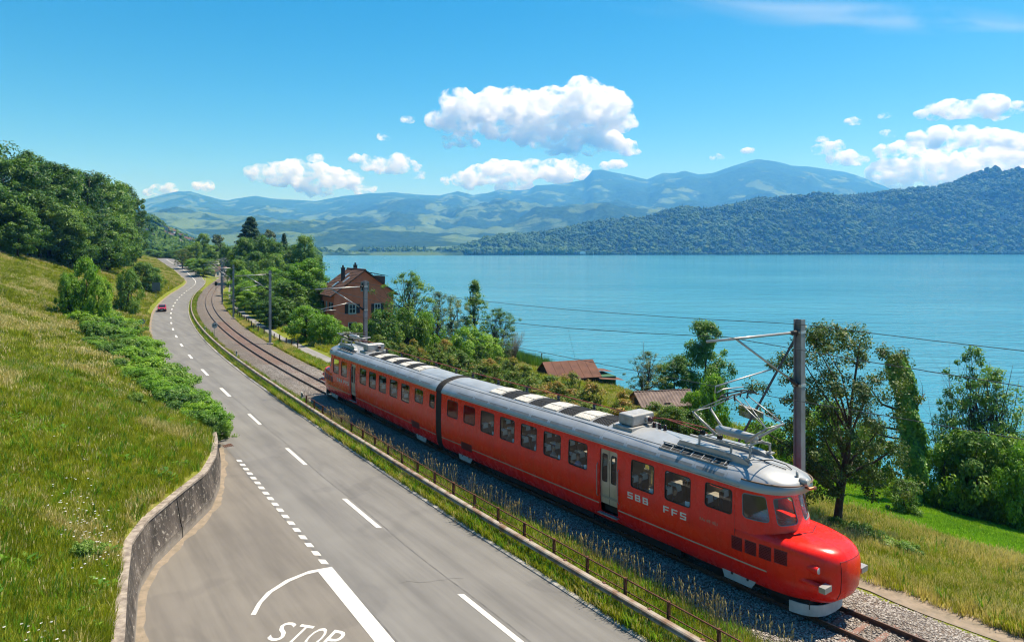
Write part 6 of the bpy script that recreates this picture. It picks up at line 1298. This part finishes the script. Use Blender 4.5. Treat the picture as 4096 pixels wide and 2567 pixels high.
# ------------------------------------------------------------------ the wood across the lake
def far_wood():
    pr = []
    for k in range(6):
        bm = bmesh.new(); bmesh.ops.create_icosphere(bm, subdivisions=3, radius=1); rr = np.random.default_rng(k+50); ph = rr.random(6)*6.28
        for v in bm.verts:
            c = v.co; d = 1+.16*math.sin(c.x*4+ph[0])*math.sin(c.y*4+ph[1])+.13*math.sin(c.z*6+ph[2]+c.x*3)+.10*math.sin(c.x*9+ph[3])*math.sin(c.z*8+ph[4])*math.sin(c.y*9+ph[5])+.05*rr.normal(); v.co = c*d
            if k >= 4: w = max(.06, (1.1-v.co.z)*.5); v.co.x *= w; v.co.y *= w; v.co.z = v.co.z*1.35+.3
        me = bpy.data.meshes.new('crown'); bm.to_mesh(me); bm.free(); at = me.attributes.new('var', 'FLOAT', 'POINT'); at.data.foreach_set('value', np.clip(.22+.10*rr.normal(size=len(me.vertices))+.11*k*(k < 4), 0, 1).astype(np.float32)); me.materials.append(LEAF['far']); pr.append(me)
    N = 24000; u = np.random.default_rng(2).uniform(1780, 4700, N); r = np.random.default_rng(3); f = r.random(N)**.85*1.08
    ys = np.interp(u, [1750, 4096, 6000], [2560, 2900, 2900]); yr = ys+np.interp(u, [1800, 2400, 4096], [250, 700, 1100]); Y = ys+(yr-ys)*f; z = zhillB(u, Y); x = (u-CX)/FPX*Y
    s = (3.6+8.5*r.random(N)**2.2)*(.6+.9*fbm(x*.006, Y*.006, 3)); ix = np.where(r.random(N) < np.where(f > .9, .3, .08), r.integers(4, 6, N), r.integers(0, 4, N))
    scatter('far_wood', np.c_[x, Y, z+s*.55], s, r.random(N)*6.3, ix, pr, 'dense dark wood covering the hill across the lake', 'wood')
    N = 4200; u = r.uniform(1240, 4600, N); Y = np.interp(u, [1200, 1750, 4096], [2514, 2540, 2890])+r.random(N)**2*120; x = (u-CX)/FPX*Y; s = np.where(u < 2300, r.uniform(6, 15, N), r.uniform(4, 8.5, N))*np.where(vnoise(u*.012, Y*.01) > .42, 1, .55); z = -4.+s*.25
    scatter('shore_wood', np.c_[x, Y, z+s*.5], s, r.random(N)*6.3, r.integers(0, 5, N), pr, 'thin belt of trees along the far shore', 'wood')
    N = 5200; u = r.uniform(560, 1262, N); Y = r.uniform(480, 2450, N); x = (u-CX)/FPX*Y; keep = fbm(x*.006, Y*.004, 3) > .46; u, Y, x = u[keep], Y[keep], x[keep]; s = r.uniform(3.5, 7, len(u)); z = zfar(u, Y)
    scatter('valley_wood', np.c_[x, Y, z+s*.5], s, r.random(len(u))*6.3, r.integers(0, 5, len(u)), pr, 'scattered woods and hedges around the hillside town', 'wood')
far_wood()
# ------------------------------------------------------------------ grass
GM = {'green': leaf_mat('green_blade', [(.11, .15, .011), (.205, .255, .016), (.34, .37, .03), (.46, .45, .065)], .35, scale=.45, gloss=.2),
      'dry': leaf_mat('dry_blade', [(.26, .22, .06), (.42, .35, .11), (.57, .47, .19), (.68, .57, .30)], .3, scale=.45, gloss=.2),
      'lawn': leaf_mat('lawn_blade', [(0.117, 0.255, 0.015), (0.196, 0.383, 0.022), (0.293, 0.510, 0.031), (0.391, 0.595, 0.046)], .35, scale=.2, gloss=.2)}
def tuft(name, seed, n, h, spread, w, m, seeds=False, lean=.5):
    r = np.random.default_rng(seed); V = []; F = []; var = []
    for i in range(n):
        a = r.random()*6.283; p = np.array((math.cos(a), math.sin(a), 0))*spread*r.random()**.6; hh = h*r.uniform(.55, 1.15); d = np.array((math.cos(a+r.normal()*.8), math.sin(a+r.normal()*.8), 0))*lean*hh*r.uniform(.2, 1); s = np.array((-d[1], d[0], 0)); s = s/max(np.linalg.norm(s), 1e-6)*w*r.uniform(.7, 1.3)
        b = len(V); V += [p-s, p+s, p+d*.35+(0, 0, hh*.6)+s*.75, p+d*.35+(0, 0, hh*.6)-s*.75, p+d+(0, 0, hh)+s*.12, p+d+(0, 0, hh)-s*.12]; F += [(b, b+1, b+2, b+3), (b+3, b+2, b+4, b+5)]; var += [r.random()]*6
        if seeds and r.random() < .5:
            b = len(V); e = p+d+np.array((0, 0, hh)); V += [e-s*1.2-(0, 0, .10*h), e+s*1.2-(0, 0, .1*h), e+s*1.0+(0, 0, .12*h), e-s*1.0+(0, 0, .12*h)]; F += [(b, b+1, b+2, b+3)]; var += [.95]*4
    return np_mesh(name, np.array(V), np.array(F), m, {'var': np.array(var)})
TG = [tuft('tuft', 1+k, 34, .42, .22, .012, GM['green']) for k in range(3)]+[tuft('tuft', 5+k, 34, .46, .27, .010, GM['dry'], k == 1, .6) for k in range(2)]+[tuft('tuft', 8, 30, .5, .2, .02, LEAF['bright'])]
TB = [tuft('tuft_wide', 11+k, 40, .55, .5, .03, GM['green']) for k in range(2)]+[tuft('tuft_wide', 14, 34, .6, .45, .026, GM['dry'], True)]
TL = [tuft('lawn_tuft', 21+k, 30, .10, .2, .012, GM['lawn']) for k in range(2)]
def grass(name, Y, t, protos, weights, s0, s1, label, dryscale=.07, drybias=0., zoff=-.03, dry_ix=None):
    x = Xt(Y)+t*q(Y); z = zg(x, Y)+zoff; k = in_view(x, Y, z, 160); x, Y, z = x[k], Y[k], z[k]; n = len(x); r = np.random.default_rng(n)
    ix = r.choice(len(protos), n, p=np.array(weights)/sum(weights))
    if dry_ix is not None:
        dn = fbm(x*dryscale*3, Y*dryscale*3, 4)+drybias; d = (dn > .595) & (r.random(n) < .6); ix = np.where(d, r.choice(dry_ix, n), ix)
    scatter(name, np.c_[x, Y, z], r.uniform(s0, s1, n)*(.65+.7*fbm(x*.35, Y*.35, 3)), r.random(n)*6.3, ix, protos, label, 'grass', tilt=r.normal(size=n)*.12)
def rnd(n, y0, y1, pw=1.): return y0+(rng.random(n)**pw)*(y1-y0)
n = 62000; Y = rnd(n, 11, 52, 1.2); l = lb(Y); r_ = .12+rng.random(n)**.9*26*np.clip(Y/40, .45, 1); grass('meadow_grass', Y, l-np.where(Y < 48, .42, .0)-r_, TG, [5, 5, 5, .6, .6, 1.2], .65, 1.25, 'long ragged meadow grass on the hillside above the wall', dry_ix=[3, 4])
n = 42000; Y = rnd(n, 48, 130, 1.15); l = lb(Y); r_ = .3+rng.random(n)*42; grass('upper_meadow_grass', Y, l-r_, TB, [4, 4, .7], .7, 1.2, 'sunlit grass of the upper meadow below the wood', dry_ix=[2])
n = 26000; Y = rnd(n, 130, 400, 1.2); l = lb(Y); r_ = .9+rng.random(n)*34; grass('far_meadow_grass', Y, l-r_, TB, [4, 4, .5], .7, 1.1, 'yellow-green grass of the far meadow beside the road', dry_ix=[2], drybias=.02)
n = 15000; Y = rnd(n, 13, 62, 1.15); a = rb(Y)+.22; c = np.full(n, -3.15); grass('trackside_grass', Y, a+(c-a)*rng.random(n), TG, [5, 5, 4, .9, .9, 3], .6, 1.15, 'tall green grass between the guard rail and the ballast', dry_ix=[3, 4], drybias=-.06)
n = 9000; Y = rnd(n, 60, 210, 1.2); a = rb(Y)+.25; grass('far_verge_grass', Y, a+(.5+.9*rng.random(n))*np.clip(rng.random(n), .1, 1), TG, [5, 5, 4, 1, 1, 3], .6, 1.0, 'low grass along the guard rail of the far bend')
n = 30000; Y = rnd(n, 15, 60, 1.1); t = 4.1+rng.random(n)**.9*12; grass('bank_grass', Y, t, TG, [4, 4, 4, 3, 3, .6], .6, 1.15, 'dry tall grass on the bank sloping to the lake lawn', dry_ix=[3, 4], drybias=.15)
n = 42000; Y = rnd(n, 18, 62, 1.1); t = 13+rng.random(n)*21; grass('lawn_grass', Y, np.minimum(t, ts(Y)-.3), TL, [1, 1], .8, 1.5, 'mown bright green lawn at the lake')
n = 14000; Y = rnd(n, 58, 200, 1.2); t = 3.3+rng.random(n)*1.3; grass('lane_verge_grass', Y, t, TG, [5, 5, 4, 1, 1, 2], .6, 1.1, 'grass strip between the ballast and the lane', dry_ix=[3, 4])
n = 26000; Y = rnd(n, 55, 130, 1.1); t = 7.5+rng.random(n)*36; grass('garden_grass', Y, t, TB, [4, 4, .8], .5, .95, 'rough garden grass between orchard and lake', dry_ix=[2])
n = 1300; Y = rnd(n, 104, 128); grass('shore_reeds', Y, ts(Y)-6+rng.random(n)*6, [tuft('reed', 40, 40, 1.9, .35, .02, LEAF['mid'], False, .2), tuft('reed', 41, 40, 1.6, .35, .02, LEAF['ivy'], False, .2)], [1, 1], .5, 1.0, 'tall green reeds at the lake shore')
def weed(seed):
    r = np.random.default_rng(seed); n = 26; th = r.random(n)*6.283; el = r.uniform(.15, 1.2, n); d = np.c_[np.cos(th)*np.cos(el), np.sin(th)*np.cos(el), np.sin(el)]; P = d*r.uniform(.12, .38, n)[:, None]
    return leaves('weed', P, np.c_[-d[:, :2]*.5, np.ones(n)]+r.normal(size=(n, 3))*.2, .11, LEAF['bright'], seed, .45)
n = 1500; Y = rnd(n, 13, 60, 1.1); l = lb(Y); r_ = .6+rng.random(n)*24; x = Xt(Y)+(l-r_)*q(Y); kk = fbm(x*.25, Y*.25, 3) > .5; x, Y = x[kk], Y[kk]
scatter('meadow_weeds', np.c_[x, Y, zg(x, Y)], rng.uniform(.6, 1.5, len(x)), rng.random(len(x))*6.3, rng.integers(0, 3, len(x)), [weed(k) for k in range(3)], 'broad-leaved weeds dotted through the hillside meadow', 'weeds')
# seed stalks standing above the trackside grass
def stalk(seed):
    r = np.random.default_rng(seed); b = MB()
    for k in range(5):
        a = r.random()*6.28; e = np.array((math.cos(a)*.18, math.sin(a)*.18, r.uniform(.8, 1.25))); b.tube([(r.normal()*.05, r.normal()*.05, 0), e*.6+(0, 0, .05), e], [.006, .005, .004], 3); b.tube([e-(0, 0, .02), e+e*(.08, .08, .07), e+e*(.22, .22, .14)], [.008, .022, .006], 4)
    me = b.mesh('stalk', mat('dry_stalk', (.40, .31, .13), .9)); return me
n = 230; Y = rnd(n, 15, 50); scatter('seed_stalks', np.c_[Xt(Y)+(-3.3-rng.random(n)*.7)*q(Y), Y, np.zeros(n)], rng.uniform(.7, 1.1, n), rng.random(n)*6.3, rng.integers(0, 2, n), [stalk(1), stalk(2)], 'dry seed stalks standing along the ballast edge', 'grass')
def flowers():
    b = MB()
    for k in range(9): a = k*.698; b.tube([(.012*math.cos(a), .012*math.sin(a), .5), (.04*math.cos(a), .04*math.sin(a), .505)], [.012, .008], 4)
    b.tube([(0, 0, 0), (.01, .01, .5)], .004, 3, 1); me = b.mesh('flower', [M_PW, GM['green']]); n = 170; r = np.random.default_rng(4); c = r.integers(0, 4, n); cu = np.array([430, 480, 560, 250])[c]; cv = np.array([1990, 2060, 2130, 2540])[c]
    P = np.array([pix(cu[i]*.7+r.normal()*60, cv[i]+r.normal()*60, 3.0) for i in range(n)]); P[:, 2] = zg(P[:, 0], P[:, 1]); k = lb(P[:, 1])-t_of(P[:, 0], P[:, 1]) > .5; P = P[k]
    scatter('white_meadow_flowers', P, r.uniform(.55, .9, len(P)), r.random(len(P))*6.3, np.zeros(len(P)), [me], 'small white flowers scattered in the meadow grass', 'flowers')
flowers()
# ------------------------------------------------------------------ cumulus clouds far behind the mountains
CLOUD_DENS = .015
def cloud_mat():
    """vapour: dense inside, torn to wisps by fractal noise towards the rim"""
    m = bpy.data.materials.new('cloud_vapour'); m.use_nodes = True; t = m.node_tree; t.nodes.clear(); out = t.nodes.new('ShaderNodeOutputMaterial'); v = t.nodes.new('ShaderNodeVolumeScatter')
    v.inputs['Color'].default_value = (.985, .988, .995, 1); v.inputs['Anisotropy'].default_value = .0
    n = noise(t, 1/420., 8, wpos(t, (1, 1, 1.3)), .66, .2)
    d = t.nodes.new('ShaderNodeMapRange'); d.interpolation_type = 'SMOOTHSTEP'; lk(t, n, d.inputs[0]); d.inputs[1].default_value = .45; d.inputs[2].default_value = .66; d.inputs[3].default_value = 0; d.inputs[4].default_value = CLOUD_DENS
    lk(t, d.outputs[0], v.inputs['Density']); lk(t, v.outputs[0], out.inputs['Volume']); return m
M_CLOUD = cloud_mat()
def cloud(lobes, Y, seed, label, vox=7., sub=20, group=None):
    r = np.random.default_rng(seed); k = Y/FPX; bm = bmesh.new(); c0 = np.mean([l[:2] for l in lobes], 0); org = np.array(((c0[0]-CX)*k, Y, CAMZ+(HORIZ-c0[1])*k))
    def ball(p, rad, sd=2):
        mt = Matrix.Translation(Vector(p-org)) @ Matrix.Diagonal((rad*r.uniform(.85, 1.25), rad*1.1, rad*r.uniform(.7, .9), 1)); bmesh.ops.create_icosphere(bm, subdivisions=sd, radius=1, matrix=mt)
    for u, v, rp in lobes:
        p = np.array(((u-CX)*k, Y+r.normal()*rp*k*.25, CAMZ+(HORIZ-v)*k)); ball(p, rp*k*1.2, 3)
        for j in range(sub):
            d = r.normal(size=3); d[2] = d[2]*.8+.25; d = unit(d)*(1, 1, .8); ball(p+d*rp*k*r.uniform(.75, 1.0), rp*k*r.uniform(.14, .36), 2)
    me = bpy.data.meshes.new('cloud'); bm.to_mesh(me); bm.free(); o = obj('cloud', me); o.location = org
    md = o.modifiers.new('union', 'REMESH'); md.mode = 'VOXEL'; md.voxel_size = vox*.75*k
    rr = np.median([l[2] for l in lobes])*k
    for sc_, am in ((1.1, .5), (.45, .34), (.2, .16)):
        tx = bpy.data.textures.new('puff', 'CLOUDS'); tx.noise_scale = rr*sc_; tx.noise_depth = 3; dm = o.modifiers.new('puff', 'DISPLACE'); dm.texture = tx; dm.strength = rr*am; dm.mid_level = .5; dm.texture_coords = 'GLOBAL'
    bpy.context.view_layer.update(); m2 = bpy.data.meshes.new_from_object(o.evaluated_get(bpy.context.evaluated_depsgraph_get())); o.modifiers.clear(); o.data = m2; m2.polygons.foreach_set('use_smooth', [True]*len(m2.polygons)); m2.materials.clear(); m2.materials.append(M_CLOUD)
    tag(o, label, 'cloud', group); return o
cloud([(1790, 480, 62), (1830, 415, 62), (1905, 450, 85), (1980, 395, 52), (2040, 400, 62), (2075, 460, 92), (2160, 440, 72), (2235, 405, 66), (2330, 385, 78), (2390, 440, 92), (2470, 485, 55), (2525, 497, 24), (1985, 510, 60), (2110, 520, 60), (2200, 500, 75), (2270, 500, 75), (2345, 500, 70), (1870, 510, 50), (2420, 500, 50)], 17500, 1, 'large heaped white cloud with grey base above the far mountains', 6.5)
cloud([(1790, 568, 26), (1845, 560, 36), (1900, 578, 22)], 17000, 2, 'small cloud shred under the left end of the large cloud', 5)
cloud([(2095, 562, 26), (2150, 572, 32), (2215, 592, 34), (2290, 588, 42), (2370, 580, 48), (2440, 572, 50), (2500, 592, 38), (2548, 606, 18)], 17000, 3, 'long flat cloud just below the large heaped cloud', 5.5)
cloud([(1010, 690, 26), (1060, 690, 42), (1120, 700, 48), (1190, 690, 55), (1262, 640, 30), (1265, 690, 52), (1330, 710, 50), (1400, 720, 46), (1230, 740, 46), (1300, 755, 40), (1440, 750, 34), (1490, 755, 18)], 19000, 4, 'broad white cloud bank over the left mountain ridge', 6)
cloud([(1420, 635, 20), (1470, 650, 34), (1530, 660, 40), (1590, 655, 44), (1650, 680, 38), (1685, 700, 18)], 18000, 5, 'elongated white cloud right of the cloud bank', 5)
cloud([(1780, 722, 18), (1840, 715, 36), (1910, 700, 46), (1990, 690, 55), (2060, 690, 50), (2130, 680, 46), (2210, 680, 48), (2280, 675, 42), (2330, 690, 34), (2010, 740, 40), (2090, 745, 36), (2250, 720, 34), (1880, 740, 26)], 19500, 6, 'low white cloud bank rising behind the sharp peak', 6)
cloud([(2420, 665, 18), (2460, 660, 24), (2490, 655, 20)], 19000, 7, 'small flat cloud beside the sharp peak', 4)
cloud([(600, 770, 16), (640, 760, 24), (685, 755, 24)], 20000, 8, 'small white cloud above the left mountain shoulder', 4.5)
cloud([(790, 745, 18), (830, 745, 26)], 20000, 9, 'tiny cloud above the left rounded mountain', 4.5)
cloud([(1525, 548, 16), (1545, 552, 18)], 18000, 10, 'round cloud puff left of the large cloud', 3.5)
cloud([(1615, 478, 14), (1640, 480, 16)], 18000, 11, 'tiny cloud wisp beside the top of the large cloud', 3.5)
cloud([(3690, 455, 22), (3740, 448, 36), (3800, 440, 42), (3870, 438, 46), (3950, 430, 52), (4010, 440, 40), (4070, 430, 28)], 17000, 12, 'long upper cloud above the wooded hill', 6)
cloud([(3680, 555, 34), (3740, 550, 46), (3810, 565, 42), (3880, 545, 52), (3950, 560, 50), (4030, 565, 48), (4100, 570, 50), (4180, 560, 60)], 18000, 13, 'wide middle cloud above the wooded hill', 6)
cloud([(3530, 605, 28), (3590, 595, 34), (3660, 600, 36), (3700, 640, 48), (3640, 665, 50), (3560, 680, 52), (3500, 695, 40), (3760, 680, 46), (3820, 660, 60), (3900, 650, 62), (3990, 640, 66), (4080, 630, 70), (4180, 630, 80), (3600, 735, 46), (3700, 730, 46), (3520, 740, 36), (3750, 640, 55), (3850, 700, 70), (3960, 690, 70), (3640, 700, 50)], 19500, 14, 'large low cloud mass rising behind the wooded hill', 6.5)
cloud([(3265, 602, 24), (3310, 592, 30), (3350, 585, 24), (3340, 635, 28), (3390, 630, 36), (3440, 640, 26)], 18500, 15, 'ragged cloud right of the highest mountain', 4.5)
for k, (u, v, a) in enumerate([(3410, 485, 26), (3540, 462, 20), (3550, 533, 26), (3288, 555, 20), (2870, 628, 22), (2990, 602, 22)]):
    cloud([(u-a*.7, v+3, a*.6), (u, v, a*.75), (u+a*.8, v+2, a*.55)], 18000, 20+k, 'tiny fair-weather cloud puff between the highest mountain and the upper right clouds', 3.2, 6, 'tiny cloud puffs')
def cirrus(u, v, wpx, hpx, Y, seed, ang):
    m = bpy.data.materials.new('cirrus_ice'); m.use_nodes = True; t = m.node_tree; t.nodes.clear(); out = t.nodes.new('ShaderNodeOutputMaterial'); vs = t.nodes.new('ShaderNodeVolumeScatter')
    n = noise(t, 1/2600., 6, wpos(t, (.22, .5, 1.6)), .6, .8); d = t.nodes.new('ShaderNodeMapRange'); lk(t, n, d.inputs[0]); d.inputs[1].default_value = .44; d.inputs[2].default_value = .75; d.inputs[3].default_value = 0; d.inputs[4].default_value = .0009
    tc = t.nodes.new('ShaderNodeTexCoord'); vl = t.nodes.new('ShaderNodeVectorMath'); vl.operation = 'LENGTH'; lk(t, tc.outputs['Object'], vl.inputs[0])
    fo = t.nodes.new('ShaderNodeMapRange'); fo.interpolation_type = 'SMOOTHSTEP'; lk(t, vl.outputs['Value'], fo.inputs[0]); fo.inputs[1].default_value = .25; fo.inputs[2].default_value = .95; fo.inputs[3].default_value = 1; fo.inputs[4].default_value = 0
    lk(t, mth(t, 'MULTIPLY', d.outputs[0], fo.outputs[0]), vs.inputs['Density']); lk(t, vs.outputs[0], out.inputs['Volume']); k = Y/FPX; b = MB()
    b.lathe([(.02, -1), (.5, -.86), (.87, -.5), (1, 0), (.87, .5), (.5, .86), (.02, 1)], 16); me = b.mesh('cirrus', m, smooth=True); o = obj('cirrus_cloud', me); o.location = ((u-CX)*k, Y, CAMZ+(HORIZ-v)*k); o.scale = (wpx*k/2, 900, hpx*k/2); o.rotation_euler = (0, R_(ang), 0)
    tag(o, ['thin cirrus veil high in the sky above the wooded hill', 'long faint cirrus streak below the thin veil'][seed], 'cloud')
cirrus(3350, 60, 2300, 170, 30000, 0, 3); cirrus(3700, 95, 1700, 60, 31000, 1, 2)
